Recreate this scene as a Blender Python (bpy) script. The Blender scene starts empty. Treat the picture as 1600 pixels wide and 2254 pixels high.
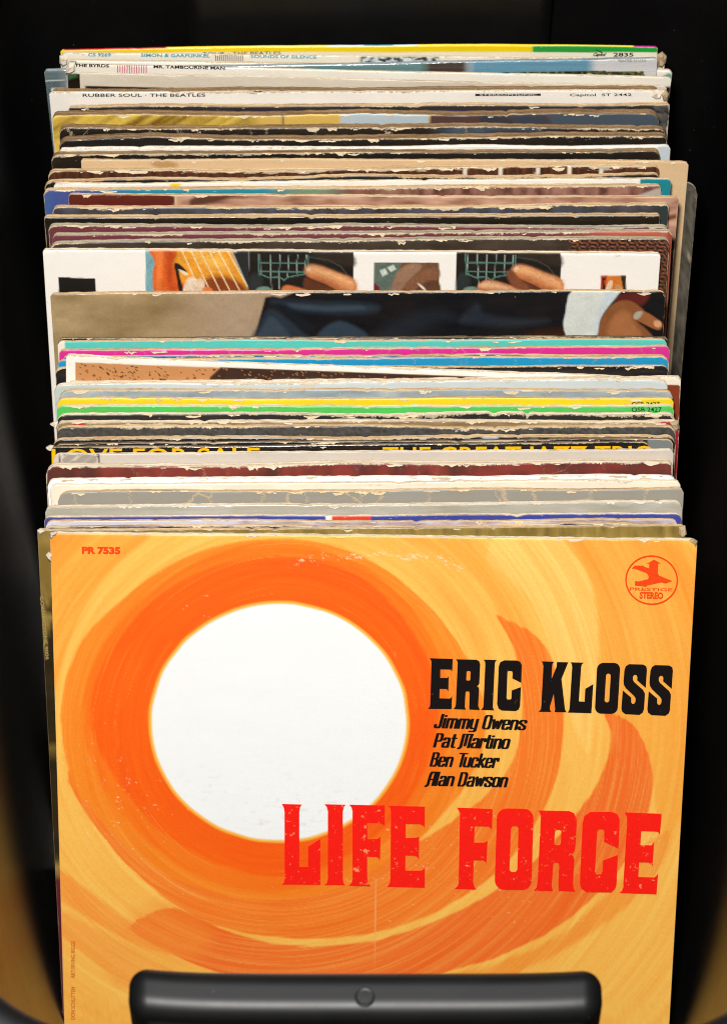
import bpy, bmesh, math, random
import numpy as np
from mathutils import Matrix, Vector
from mathutils.geometry import tessellate_polygon

random.seed(5)
scene = bpy.context.scene
col = scene.collection

# ---------------------------------------------------------------- camera
F, CX, CY = 6624.0, 800.0, 1127.0          # focal length and centre, in pixels of the 1600 wide photograph
TH = math.radians(58.0)                     # camera looks down by this much
FWD = np.array([0, math.cos(TH), -math.sin(TH)])
RIGHT = np.array([1.0, 0, 0])
UP = np.cross(RIGHT, FWD)
PHI_FRONT, PHI_BACK = 36.0, 14.0            # lean of the sleeves, front and back of the bin
LP = 0.315
H0 = LP * math.cos(math.radians(PHI_FRONT))
D0 = F / (1425 / LP)
CAM = np.array([0, 0, H0]) - D0 * (FWD + RIGHT * (822 - CX) / F - UP * (1180 - CY) / F)

cam_data = bpy.data.cameras.new('camera')
cam = bpy.data.objects.new('camera', cam_data)
col.objects.link(cam)
cam.matrix_world = Matrix(((RIGHT[0], UP[0], -FWD[0], CAM[0]),
                           (RIGHT[1], UP[1], -FWD[1], CAM[1]),
                           (RIGHT[2], UP[2], -FWD[2], CAM[2]),
                           (0, 0, 0, 1)))
cam_data.sensor_fit = 'HORIZONTAL'
cam_data.sensor_width = 24.0
cam_data.lens = F / 1600 * 24.0
cam_data.clip_start = 0.05
cam_data.clip_end = 100
cam_data.dof.use_dof = True
cam_data.dof.focus_distance = 1.475
cam_data.dof.aperture_fstop = 13.0
scene.camera = cam

# ---------------------------------------------------------------- light: a lamp beside the lens and a dim surround
world = bpy.data.worlds.new('World')
scene.world = world
world.use_nodes = True
bg = world.node_tree.nodes['Background']
bg.inputs['Color'].default_value = (0.86, 0.93, 1.0, 1)
bg.inputs['Strength'].default_value = 0.06


def lamp(name, shape, size, energy, color, loc, at):
    d = bpy.data.lights.new(name, 'AREA')
    d.shape = shape
    d.size = size
    d.energy = energy
    d.color = color
    o = bpy.data.objects.new(name, d)
    col.objects.link(o)
    o.location = loc
    o.rotation_euler = (Vector(loc) - Vector(at)).to_track_quat('Z', 'Y').to_euler()
    return o


lamp('flash_lamp', 'DISK', 0.18, 35.8, (1.0, 0.98, 0.945), CAM + UP * 0.25 - RIGHT * 0.10, (0, 0.08, 0.24))
lamp('added_overhead_lamp', 'DISK', 1.5, 11.5, (0.90, 0.95, 1.0), (0.0, 0.55, 2.7), (0, 0.0, 0.3))  # added overhead lamp, stands in for the bright sky mirrored in the handle

scene.view_settings.view_transform = 'Standard'
scene.view_settings.look = 'None'
scene.view_settings.exposure = 0.0
scene.view_settings.gamma = 1.0
scene.view_settings.use_curve_mapping = False
scene.cycles.use_denoising = True
scene.cycles.sample_clamp_indirect = 2.0
scene.cycles.max_bounces = 4
scene.cycles.filter_width = 1.05

# ---------------------------------------------------------------- pixel and colour helpers
KALB = 0.80


def lin(c):
    c = np.asarray(c, float) / 255.0
    return np.where(c <= 0.04045, c / 12.92, ((c + 0.055) / 1.055) ** 2.4)


def alb(c):
    return lin(c) * KALB


def rgba(c):
    a = alb(c)
    return (float(a[0]), float(a[1]), float(a[2]), 1.0)


def ray(x, y):
    return FWD + RIGHT * (x - CX) / F - UP * (y - CY) / F


def hit_z(x, y, z):
    d = ray(x, y)
    return CAM + d * ((z - CAM[2]) / d[2])


def project(P):
    v = P - CAM
    w = v @ FWD
    return CX + F * (v @ RIGHT) / w, CY - F * (v @ UP) / w


def hash2(ix, iy, seed):
    n = (ix.astype(np.int64) * 374761393 + iy.astype(np.int64) * 668265263 + int(seed) * 974711) & 0x7fffffff
    n = ((n ^ (n >> 13)) * 1274126177) & 0x7fffffff
    n = n ^ (n >> 16)
    return (n & 0xffff) / 65535.0


def vnoise(x, y, seed=0, octaves=1):
    x = np.asarray(x, float)
    y = np.asarray(y, float) + 0 * x
    tot, amp, out = 0, 1.0, 0
    for o in range(octaves):
        xi, yi = np.floor(x), np.floor(y)
        fx, fy = x - xi, y - yi
        fx, fy = fx * fx * (3 - 2 * fx), fy * fy * (3 - 2 * fy)
        a = hash2(xi, yi, seed + o)
        b = hash2(xi + 1, yi, seed + o)
        c = hash2(xi, yi + 1, seed + o)
        d = hash2(xi + 1, yi + 1, seed + o)
        out = out + amp * ((a * (1 - fx) + b * fx) * (1 - fy) + (c * (1 - fx) + d * fx) * fy)
        tot += amp
        amp *= 0.55
        x, y = x * 2.03 + 11.3, y * 2.03 + 5.7
    return out / tot


def spline(pts, k=3):
    P = np.array(pts, float)
    n = len(P)
    out = []
    for i in range(n):
        p0, p1, p2, p3 = P[i - 1], P[i], P[(i + 1) % n], P[(i + 2) % n]
        for j in range(k):
            t = j / k
            out.append(0.5 * ((2 * p1) + (p2 - p0) * t + (2 * p0 - 5 * p1 + 4 * p2 - p3) * t * t
                              + (3 * p1 - p0 - 3 * p2 + p3) * t ** 3))
    return np.array(out)


def poly_sd(X, Y, pts, pad):
    """signed distance (positive inside); only worked out near the polygon"""
    P = np.array(pts, float)
    sd = np.full(X.shape, -1e3)
    sel = (X > P[:, 0].min() - pad) & (X < P[:, 0].max() + pad) & (Y > P[:, 1].min() - pad) & (Y < P[:, 1].max() + pad)
    x, y = X[sel], Y[sel]
    if x.size == 0:
        return sd
    best = np.full(x.shape, 1e9)
    ins = np.zeros(x.shape, bool)
    for i in range(len(P)):
        ax, ay = P[i - 1]
        bx, by = P[i]
        dx, dy = bx - ax, by - ay
        L = dx * dx + dy * dy + 1e-9
        t = np.clip(((x - ax) * dx + (y - ay) * dy) / L, 0, 1)
        best = np.minimum(best, (x - ax - t * dx) ** 2 + (y - ay - t * dy) ** 2)
        if abs(dy) > 1e-9:
            c = ((ay > y) != (by > y)) & (x < dx * (y - ay) / dy + ax)
            ins ^= c
    d = np.sqrt(best)
    sd[sel] = np.where(ins, d, -d)
    return sd


# ---------------------------------------------------------------- objects
def tag(o, label=None, cat=None, group=None, kind=None):
    for k, v in (('label', label), ('category', cat), ('group', group), ('kind', kind)):
        if v:
            o[k] = v
    return o


def mesh_obj(name, verts, faces, mat, parent=None, smooth=True):
    me = bpy.data.meshes.new(name)
    verts = np.asarray(verts, np.float32)
    faces = np.asarray(faces, np.int32) if not isinstance(faces, list) else faces
    if isinstance(faces, np.ndarray):
        k = faces.shape[1]
        me.vertices.add(len(verts))
        me.vertices.foreach_set('co', verts.ravel())
        me.loops.add(faces.size)
        me.loops.foreach_set('vertex_index', faces.ravel())
        me.polygons.add(len(faces))
        me.polygons.foreach_set('loop_start', np.arange(0, faces.size, k, dtype=np.int32))
        me.update(calc_edges=True)
    else:
        me.from_pydata([tuple(v) for v in verts], [], faces)
    me.polygons.foreach_set('use_smooth', np.full(len(me.polygons), smooth))
    if mat:
        me.materials.append(mat)
    o = bpy.data.objects.new(name, me)
    col.objects.link(o)
    if parent:
        o.parent = parent
    return o


def grid_faces(nr, nc):
    r, c = np.meshgrid(np.arange(nr - 1), np.arange(nc - 1), indexing='ij')
    a = r * nc + c
    return np.stack([a, a + nc, a + nc + 1, a + 1], -1).reshape(-1, 4)


def vec_attr(me, name, data):
    a = me.attributes.new(name, 'FLOAT_VECTOR', 'POINT')
    a.data.foreach_set('vector', np.asarray(data, np.float32).ravel())


def col_attr(me, name, rgb):
    a = me.color_attributes.new(name, 'FLOAT_COLOR', 'POINT')
    out = np.ones((len(rgb), 4), np.float32)
    out[:, :3] = rgb
    a.data.foreach_set('color', out.ravel())


# ---------------------------------------------------------------- materials
class N:
    def __init__(s, name):
        s.m = bpy.data.materials.new(name)
        s.m.use_nodes = True
        s.t = s.m.node_tree
        s.b = s.t.nodes['Principled BSDF']

    def set(s, sock, v):
        if hasattr(v, 'is_output') or isinstance(v, bpy.types.NodeSocket):
            s.t.links.new(v, sock)
        else:
            sock.default_value = v

    def math(s, op, a, b=0.0, c=0.0, clamp=False):
        n = s.t.nodes.new('ShaderNodeMath')
        n.operation = op
        n.use_clamp = clamp
        for i, v in enumerate((a, b, c)):
            if i < len(n.inputs):
                s.set(n.inputs[i], v)
        return n.outputs[0]

    def comb(s, x, y, z):
        n = s.t.nodes.new('ShaderNodeCombineXYZ')
        for i, v in enumerate((x, y, z)):
            s.set(n.inputs[i], v)
        return n.outputs[0]

    def noise(s, vec, scale=1.0, detail=3.0, rough=0.55):
        n = s.t.nodes.new('ShaderNodeTexNoise')
        n.inputs['Scale'].default_value = scale
        n.inputs['Detail'].default_value = detail
        n.inputs['Roughness'].default_value = rough
        s.t.links.new(vec, n.inputs['Vector'])
        return n.outputs['Fac']

    def mix(s, fac, a, b, mode='MIX'):
        n = s.t.nodes.new('ShaderNodeMix')
        n.data_type = 'RGBA'
        n.blend_type = mode
        s.set(n.inputs[0], fac)
        s.set(n.inputs[6], a)
        s.set(n.inputs[7], b)
        return n.outputs[2]

    def attr(s, name):
        n = s.t.nodes.new('ShaderNodeAttribute')
        n.attribute_name = name
        return n

    def sep(s, vec):
        n = s.t.nodes.new('ShaderNodeSeparateXYZ')
        s.t.links.new(vec, n.inputs[0])
        return n.outputs

    def coord(s):
        return s.t.nodes.new('ShaderNodeTexCoord').outputs['Object']

    def bump(s, h, strength, dist):
        n = s.t.nodes.new('ShaderNodeBump')
        n.inputs['Strength'].default_value = strength
        n.inputs['Distance'].default_value = dist
        s.t.links.new(h, n.inputs['Height'])
        s.t.links.new(n.outputs[0], s.b.inputs['Normal'])


def cover_material(name, wear, side, rough, seed, coat=0.0, worn=(240, 218, 180), flecks=1.0, grime=0.12,
                   cracks=0.0, wrinkle=0.0, emboss=0.25, freq=1.0):
    """printed paper; the print is a colour attribute, wear eats in from the top and the sides (millimetres)"""
    q = N(name)
    x, d, sd = q.sep(q.attr('edge').outputs['Vector'])
    p1 = q.comb(q.math('MULTIPLY', x, 0.095 * freq), q.math('MULTIPLY', d, 0.22), seed)
    p2 = q.comb(q.math('MULTIPLY', x, 0.55 * freq), q.math('MULTIPLY', d, 0.95), seed + 7.3)
    n1 = q.noise(p1, 1.0, 4.0, 0.75)
    n2 = q.noise(p2, 1.0, 2.0, 0.6)
    # wear along the top edge
    lowf = q.noise(q.comb(q.math('MULTIPLY', x, 0.014), seed * 1.7, 3.0), 1.0, 2.0, 0.6)
    amount = q.math('MULTIPLY_ADD', q.math('MULTIPLY_ADD', lowf, 4.0, -1.5, clamp=True), 1.5 * wear, 0.25 * wear)
    a = q.math('ADD', q.math('MULTIPLY_ADD', n1, 5.2, -1.7), q.math('MULTIPLY_ADD', n2, 2.2, -1.1))
    a = q.math('MULTIPLY', a, amount)
    top = q.math('MULTIPLY', q.math('SUBTRACT', a, d), 2.6, clamp=True)
    # wear along the sides
    p3 = q.comb(q.math('MULTIPLY', d, 0.07), q.math('MULTIPLY', sd, 0.2), seed + 3.1)
    n3 = q.noise(p3, 1.0, 3.0, 0.75)
    b = q.math('MULTIPLY_ADD', n3, 4.4 * side, -1.5 * side)
    sides = q.math('MULTIPLY', q.math('SUBTRACT', b, sd), 2.6, clamp=True)
    mask = q.math('MAXIMUM', top, sides)
    # rubbed flecks, more of them near the top
    n4 = q.noise(q.comb(q.math('MULTIPLY', x, 0.22), q.math('MULTIPLY', d, 0.6), seed + 19.0), 1.0, 3.0, 0.78)
    near = q.math('POWER', 2.718, q.math('MULTIPLY', d, -0.35))
    thr = q.math('MULTIPLY_ADD', near, -0.13, 0.755)
    fl = q.math('MULTIPLY', q.math('SUBTRACT', n4, thr), 22.0 * flecks, clamp=True)
    mask = q.math('MAXIMUM', mask, fl)
    if cracks:
        v = q.t.nodes.new('ShaderNodeTexVoronoi')
        v.feature = 'DISTANCE_TO_EDGE'
        v.inputs['Scale'].default_value = 1.0
        wob = q.math('MULTIPLY', n2, 0.25)
        q.t.links.new(q.comb(q.math('ADD', q.math('MULTIPLY', x, 0.035), wob), q.math('MULTIPLY', d, 0.02), seed + 1.0),
                      v.inputs['Vector'])
        cr = q.math('MULTIPLY', q.math('SUBTRACT', 0.011 * cracks, v.outputs['Distance']), 160.0, clamp=True)
        mask = q.math('MAXIMUM', mask, q.math('MULTIPLY', cr, 0.8))
    base = q.attr('print').outputs['Color']
    g = q.noise(q.comb(q.math('MULTIPLY', x, 0.03), q.math('MULTIPLY', d, 0.09), seed + 31.0), 1.0, 4.0, 0.75)
    dirty = q.mix(q.math('MULTIPLY_ADD', g, 2.4 * grime, -0.8 * grime, clamp=True), base, rgba((128, 96, 58)))
    fine = q.noise(q.comb(q.math('MULTIPLY', x, 2.2), q.math('MULTIPLY', d, 2.2), seed), 1.0, 1.0, 0.6)
    k = q.math('MULTIPLY_ADD', fine, 0.26, 0.87)
    dirty = q.mix(1.0, dirty, q.comb(k, k, k), 'MULTIPLY')
    w1 = rgba(worn)
    w2 = rgba(tuple(int(c * 0.74) for c in worn))
    paper = q.mix(n2, w1, w2)
    q.set(q.b.inputs['Base Color'], q.mix(mask, dirty, paper))
    q.set(q.b.inputs['Roughness'], q.math('MULTIPLY_ADD', mask, 0.85 - rough, rough))
    q.b.inputs['Specular IOR Level'].default_value = 0.45
    if coat:
        q.b.inputs['Coat Weight'].default_value = coat
        q.b.inputs['Coat Roughness'].default_value = 0.09
    hgt = q.math('MULTIPLY', n2, 0.35)
    if wrinkle:
        wv = q.noise(q.comb(q.math('MULTIPLY', x, 0.05), q.math('MULTIPLY', d, 0.5), seed + 2.0), 1.0, 4.0, 0.6)
        hgt = q.math('MULTIPLY_ADD', wv, 5.0 * wrinkle, hgt)
    q.bump(hgt, emboss, 0.0004)
    return q.m


_cards = {}


def card_material(dark, light):
    key = (dark, light)
    if key in _cards:
        return _cards[key]
    q = N('card')
    x, y, z = q.sep(q.attr('edge').outputs['Vector'])
    n = q.noise(q.comb(q.math('MULTIPLY', x, 0.02), q.math('MULTIPLY', y, 1.6), q.math('MULTIPLY', z, 0.9)), 1.0, 5.0, 0.7)
    n2 = q.noise(q.comb(q.math('MULTIPLY', x, 0.5), q.math('MULTIPLY', y, 1.3), q.math('MULTIPLY', z, 0.5)), 1.0, 4.0, 0.7)
    n3 = q.noise(q.comb(q.math('MULTIPLY', x, 0.012), q.math('MULTIPLY', y, 3.4), q.math('MULTIPLY', z, 0.3)), 1.0, 3.0, 0.6)
    f = q.math('MULTIPLY_ADD', n, 2.3, -0.65, clamp=True)
    f = q.math('ADD', f, q.math('MULTIPLY_ADD', n2, 1.1, -0.55), clamp=True)
    split = q.math('MULTIPLY', q.math('SUBTRACT', 0.40, n3), 11.0, clamp=True)
    base = q.mix(f, rgba(dark), rgba(light))
    base = q.mix(q.math('MULTIPLY', split, 0.6), base, rgba(tuple(int(c * 0.55) for c in dark)))
    q.set(q.b.inputs['Base Color'], base)
    q.b.inputs['Roughness'].default_value = 0.85
    q.b.inputs['Specular IOR Level'].default_value = 0.2
    q.bump(q.math('ADD', n, n2), 0.6, 0.0004)
    _cards[key] = q.m
    return q.m


_inks = {}


def ink(c, rough=0.5, wear=0.0, under=(240, 220, 180)):
    key = (c, rough, wear)
    if key in _inks:
        return _inks[key]
    q = N('ink')
    co = q.coord()
    n = q.noise(co, 900.0, 1.0, 0.7)
    k = q.math('MULTIPLY_ADD', n, 0.3, 0.85)
    base = q.mix(1.0, rgba(c), q.comb(k, k, k), 'MULTIPLY')
    if wear:
        f1 = q.noise(co, 260.0, 3.0, 0.8)
        big = q.noise(co, 28.0, 2.0, 0.5)
        thr = q.math('MULTIPLY_ADD', big, -0.22, 0.83 - 0.095 * wear)
        base = q.mix(q.math('MULTIPLY', q.math('SUBTRACT', f1, thr), 14.0, clamp=True), base, rgba(under))
    q.set(q.b.inputs['Base Color'], base)
    q.b.inputs['Roughness'].default_value = rough
    q.b.inputs['Specular IOR Level'].default_value = 0.25
    _inks[key] = q.m
    return q.m


# ---------------------------------------------------------------- the bin and the ground
def plastic(rough, spec=0.5, dust=0.16):
    q = N('black_plastic')
    co = q.coord()
    n = q.noise(co, 35.0, 6.0, 0.65)
    v = q.t.nodes.new('ShaderNodeTexVoronoi')
    v.inputs['Scale'].default_value = 120.0
    q.t.links.new(co, v.inputs['Vector'])
    big = q.noise(co, 60.0, 2.0, 0.5)
    speck = q.math('MULTIPLY', q.math('SUBTRACT', q.math('MULTIPLY_ADD', big, 0.22, -0.06), v.outputs['Distance']), 14.0, clamp=True)
    speck = q.math('MULTIPLY', speck, dust)
    base = q.mix(q.math('MULTIPLY_ADD', n, 0.8, -0.2, clamp=True), (0.0030, 0.0028, 0.0028, 1), (0.0075, 0.0070, 0.0068, 1))
    base = q.mix(speck, base, (0.32, 0.30, 0.27, 1))
    q.set(q.b.inputs['Base Color'], base)
    q.set(q.b.inputs['Roughness'], q.math('MULTIPLY_ADD', n, 0.12, rough))
    q.b.inputs['Specular IOR Level'].default_value = spec
    q.bump(n, 0.06, 0.0006)
    return q.m


PLASTIC = plastic(0.24, 0.20, 0.45)
PLASTIC_RIM = plastic(0.40, 0.40)
RIM_Z = 0.350
BACK_Y = 0.300
front_inner = hit_z(800, 2162, RIM_Z)           # inner edge of the near handle
FRONT_Y = front_inner[1] - 0.030
BC = 0.5 * (BACK_Y + FRONT_Y)
BB = 0.5 * (BACK_Y - FRONT_Y)


def outline(a, b, n=220, ef=5.0):
    """plan of the bin: bulging front, squarer back"""
    out = []
    for i in range(n):
        t = 2 * math.pi * i / n
        c, s = math.cos(t), math.sin(t)
        e = ef if s < 0 else 11.0
        r = (abs(c) ** e + abs(s) ** e) ** (-1 / e)
        out.append((a * c * r, BC + b * s * r))
    return out


HALF = 0.1955


def front_y(x, a=HALF, b=None):
    b = b or BB
    return BC - b * max(0.0, 1 - (abs(x) / a) ** 5) ** 0.2


def loft(rings, closed_end=True):
    n = len(rings[0])
    V = [v for r in rings for v in r]
    Fc = []
    for k in range(len(rings) - 1):
        for i in range(n):
            j = (i + 1) % n
            Fc.append((k * n + i, k * n + j, (k + 1) * n + j, (k + 1) * n + i))
    if closed_end:
        Fc.append(tuple(range((len(rings) - 1) * n, len(rings) * n)))
    return V, Fc


bin_root = bpy.data.objects.new('storage_bin', None)
col.objects.link(bin_root)
bin_root.location = (0, BC, 0)
tag(bin_root, 'deep black plastic bin with rolled rim holding the row of records', 'bin')


def in_bin(V):
    return [(x, y - BC, z) for x, y, z in V]


def ring(da, z, db=None):
    db = da if db is None else db
    return [(x, y, z) for x, y in outline(HALF + da, BB + db, 220, 3.2 + 1.8 * min(1.0, max(0.0, z / RIM_Z)))]


wall_t = 0.003
TAPER = 0.029
inner = [ring(-TAPER * (1 - z / RIM_Z), z) for z in np.linspace(RIM_Z, 0.012, 14)]
inner += [ring(-TAPER - 0.003, 0.004), ring(-TAPER - 0.010, -0.0015), ring(-TAPER - 0.05, -0.002)]
outer = [ring(wall_t - TAPER * (1 - z / RIM_Z), z) for z in np.linspace(-0.004, RIM_Z, 14)]
outer = [ring(wall_t - TAPER - 0.05, -0.006)] + outer
V1, F1 = loft(inner)
mesh_obj('inner_wall', in_bin(V1), F1, PLASTIC, bin_root)
V2, F2 = loft(outer[::-1])
mesh_obj('outer_wall', in_bin(V2), F2, PLASTIC, bin_root)
# rolled rim: a bead with a skirt hanging outside
prof = []
for k in range(13):
    t = math.pi * (1.0 - k / 12.0)
    prof.append((0.0065 + 0.0085 * math.cos(t), RIM_Z - 0.002 + 0.0075 * math.sin(t)))
prof += [(0.0155, RIM_Z - 0.018), (0.0135, RIM_Z - 0.018), (0.012, RIM_Z - 0.006), (0.0005, RIM_Z - 0.006)]
rr = [ring(dx, z) for dx, z in prof]
V3, F3 = loft(rr + [rr[0]], False)
mesh_obj('rim', in_bin(V3), F3, PLASTIC_RIM, bin_root)


def rounded_box(size, rad, cuts=(40, 8, 8)):
    V, idx, faces = [], {}, []
    size, rad = np.array(size), np.array(rad)

    def vid(p):
        key = tuple(round(c, 6) for c in p)
        if key not in idx:
            idx[key] = len(V)
            V.append(p)
        return idx[key]

    def lattice(k):
        half, r = size[k] / 2, rad[k]
        e = np.linspace(0, r, 10)
        return list(-half + e[:-1]) + list(np.linspace(-half + r, half - r, cuts[k])) + list(half - r + e[1:])
    gx, gy, gz = lattice(0), lattice(1), lattice(2)
    sx, sy, sz = size

    def face(ga, gb, f):
        for i in range(len(ga) - 1):
            for j in range(len(gb) - 1):
                faces.append(tuple(vid(f(*p)) for p in ((ga[i], gb[j]), (ga[i + 1], gb[j]), (ga[i + 1], gb[j + 1]), (ga[i], gb[j + 1]))))
    face(gx, gy, lambda a, b: (a, b, sz / 2))
    face(gy, gx, lambda a, b: (b, a, -sz / 2))
    face(gz, gx, lambda a, b: (b, sy / 2, a))
    face(gx, gz, lambda a, b: (a, -sy / 2, b))
    face(gy, gz, lambda a, b: (sx / 2, a, b))
    face(gz, gy, lambda a, b: (-sx / 2, b, a))
    h = size / 2 - rad
    out = []
    for p in V:
        p = np.array(p)
        c = np.clip(p, -h, h)
        d = (p - c) / rad
        L = np.linalg.norm(d)
        out.append(c + d * rad / L if L > 1e-9 else p)
    return np.array(out), faces


# near handle: a rounded hollow grip that reaches into the bin
hl, hr = hit_z(284, 2145, RIM_Z), hit_z(1324, 2142, RIM_Z)
HW = hr[0] - hl[0]
HX = 0.5 * (hr[0] + hl[0])
Vh, Fh = rounded_box((HW, 0.0225, 0.075), (0.0085, 0.0085, 0.0085))
Vh[:, 2] += RIM_Z + 0.004 - 0.0375
# the sides of the grip lean outwards as they go down
Vh[:, 0] *= 1 + 0.10 * (RIM_Z + 0.004 - Vh[:, 2])
Vh[:, 0] += HX
bend = np.array([front_y(x) - front_y(0) for x in Vh[:, 0]])
Vh[:, 1] += front_inner[1] - 0.0065 + bend * 1.25
mesh_obj('handle', in_bin(Vh), Fh, PLASTIC_RIM, bin_root)
# the web that ties the grip to the wall, lower than its top
Vw, Fw = rounded_box((HW * 0.985, 0.036, 0.050), (0.006, 0.006, 0.006))
Vw[:, 2] += RIM_Z - 0.016 - 0.025
Vw[:, 0] += HX
bendw = np.array([front_y(x) - front_y(0) for x in Vw[:, 0]])
Vw[:, 1] += front_inner[1] - 0.016 + bendw * 1.1
mesh_obj('handle_web', in_bin(Vw), Fw, PLASTIC_RIM, bin_root)
bt = hit_z(803, 2196, RIM_Z + 0.0040)
br = 0.0036
Vb, Fb = [], []
for k, (r_, z_) in enumerate(((br * 1.2, -0.0002), (br * 1.08, 0.00030), (br, 0.00030), (br * 0.93, 0.00004), (br * 0.82, 0.00004), (br * 0.3, 0.00012))):
    for i in range(28):
        t = 2 * math.pi * i / 28
        Vb.append((bt[0] + r_ * math.cos(t), bt[1] + r_ * math.sin(t), bt[2] + z_))
    if k:
        for i in range(28):
            j = (i + 1) % 28
            Fb.append(((k - 1) * 28 + i, (k - 1) * 28 + j, k * 28 + j, k * 28 + i))
Fb.append(tuple(range(5 * 28, 6 * 28)))
mesh_obj('moulding_mark', in_bin(Vb), Fb, PLASTIC_RIM, bin_root)
# far handle: the same grip in the back wall
Vk, Fk = rounded_box((0.190, 0.034, 0.085), (0.0085, 0.0120, 0.012))
Vk[:, 2] += RIM_Z + 0.004 - 0.0425
Vk[:, 0] += -0.0015
Vk[:, 1] += BACK_Y - 0.003
mesh_obj('handle', in_bin(Vk), Fk, PLASTIC_RIM, bin_root)


def ground_material():
    q = N('paving')
    co = q.coord()
    n = q.noise(co, 9.0, 8.0, 0.7)
    q.set(q.b.inputs['Base Color'], q.mix(n, (0.10, 0.095, 0.088, 1), (0.20, 0.19, 0.18, 1)))
    q.b.inputs['Roughness'].default_value = 0.9
    q.bump(n, 0.4, 0.004)
    return q.m


g = mesh_obj('ground', [(-20, -20, -0.0075), (20, -20, -0.0075), (20, 20, -0.0075), (-20, 20, -0.0075)], [(0, 1, 2, 3)],
             ground_material(), None, False)
tag(g, kind='structure')


# ---------------------------------------------------------------- record sleeves: specification
EDGE = {
    'brown': ((98, 72, 46), (172, 138, 98)),
    'tan': ((166, 126, 82), (232, 202, 158)),
    'grey': ((134, 118, 94), (202, 186, 160)),
    'cream': ((190, 162, 124), (246, 232, 208)),
    'white': ((214, 198, 172), (252, 247, 238)),
    'dark': ((40, 34, 28), (150, 124, 92)),
    'yellow': ((250, 205, 20), (255, 222, 40)),
    'slate': ((70, 82, 90), (190, 198, 200)),
}
SPEC = []


def S(label, l, r, e, edge, base, wear=0.8, zones=(), **kw):
    SPEC.append(dict(label=label, l=l, r=r, e=e, edge=edge, base=base, wear=wear, zones=zones, **kw))


class Sleeve:
    pass


def build_frames():
    """turn the seen top edges into planes standing in the bin, ordered back to front without touching"""
    out = []
    for sp in SPEC:
        s = Sleeve()
        s.sp = sp
        py = sp.get('py', 0.5 * (sp['l'][1] + sp['r'][1]) + sp['e'])
        s.phi = math.radians(PHI_FRONT + (PHI_BACK - PHI_FRONT) * (1180 - py) / 1080.0)
        s.H = LP * math.cos(s.phi)
        s.Y = hit_z(800, py, s.H)[1]
        out.append(s)
    out[-1].t = 0.0035
    for i in range(len(out) - 1, -1, -1):
        s = out[i]
        dist = (np.array([0, s.Y, s.H]) - CAM) @ FWD
        s.scale = F / dist
        s.t = s.sp['e'] / (s.scale * math.sin(TH - s.phi))
        if i < len(out) - 1:
            f = out[i + 1]
            f.t = max(0.0009, min(f.t, 0.9 * (s.Y - f.Y) * math.cos(f.phi)))
            need = (f.t + 0.0002) / math.cos(f.phi)
            if s.Y - f.Y < need:
                s.Y = f.Y + need
    for i, s in enumerate(out):
        s.n = np.array([0, math.cos(s.phi), -math.sin(s.phi)])
        s.Q = np.array([0, s.Y, s.H])
        s.i = i

        def on_plane(x, y, off=0.0, s=s):
            d = ray(x, y)
            return CAM + d * (((s.Q + s.n * off - CAM) @ s.n) / (d @ s.n))
        s.on_plane = on_plane
        e = s.t * s.scale * math.sin(TH - s.phi)
        s.e_px = e
        A = on_plane(s.sp['l'][0], s.sp['l'][1] + e)
        B = on_plane(s.sp['r'][0], s.sp['r'][1] + e)
        s.w = float(np.linalg.norm(B - A))
        ex = (B - A) / s.w
        ez = np.cross(ex, s.n)
        M = 0.5 * (A + B)
        low = min(A[2], B[2])
        s.h = low / ez[2]
        O = M - ez * s.h
        s.R = np.stack([ex, s.n, ez], 1)
        s.O = O
        # how much of the cover below its top is in view
        vis = 14.0
        for f in out[i + 1:i + 4]:
            vis = max(vis, f.sp['l'][1] - s.sp['l'][1] + 6, f.sp['r'][1] - s.sp['r'][1] + 6) if f is out[min(i + 1, len(out) - 1)] else vis
        s.vis = sp_vis = s.sp.get('vis', vis) / (s.scale * math.cos(TH - s.phi))
    return out


def to_local(s, px, off=-0.0006):
    P = np.array([s.on_plane(x, y, off) for x, y in px])
    return (P - s.O) @ s.R


def to_world(s, V):
    return V @ s.R.T + s.O


def paint(X, Y, D, XL, base, zones, seed):
    C = np.tile(alb(base), (len(X), 1))
    for z in zones:
        k = z[0]
        if k == 'x':
            soft = z[4] if len(z) > 4 else 1.0
            m = np.clip((X - z[1]) / soft + 0.5, 0, 1) * np.clip((z[2] - X) / soft + 0.5, 0, 1)
            C = C + (alb(z[3]) - C) * m[:, None]
        elif k == 'd':
            soft = z[4] if len(z) > 4 else 0.3
            m = np.clip((D - z[1]) / soft + 0.5, 0, 1) * np.clip((z[2] - D) / soft + 0.5, 0, 1)
            C = C + (alb(z[3]) - C) * m[:, None]
        elif k == 'xd':
            m = ((X > z[1]) & (X < z[2]) & (D > z[3]) & (D < z[4])).astype(float)
            C = C + (alb(z[5]) - C) * m[:, None]
        elif k in 'pP':
            soft = z[3] if len(z) > 3 else 1.5
            pts = spline(z[1]) if k == 'P' else z[1]
            m = np.clip(poly_sd(X, Y, pts, soft * 2) / soft + 0.5, 0, 1)
            a = z[4] if len(z) > 4 else 1.0
            C = C + (alb(z[2]) - C) * (m * a)[:, None]
        elif k == 'f':
            C = z[1](X, Y, D, C)
    return C


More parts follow.
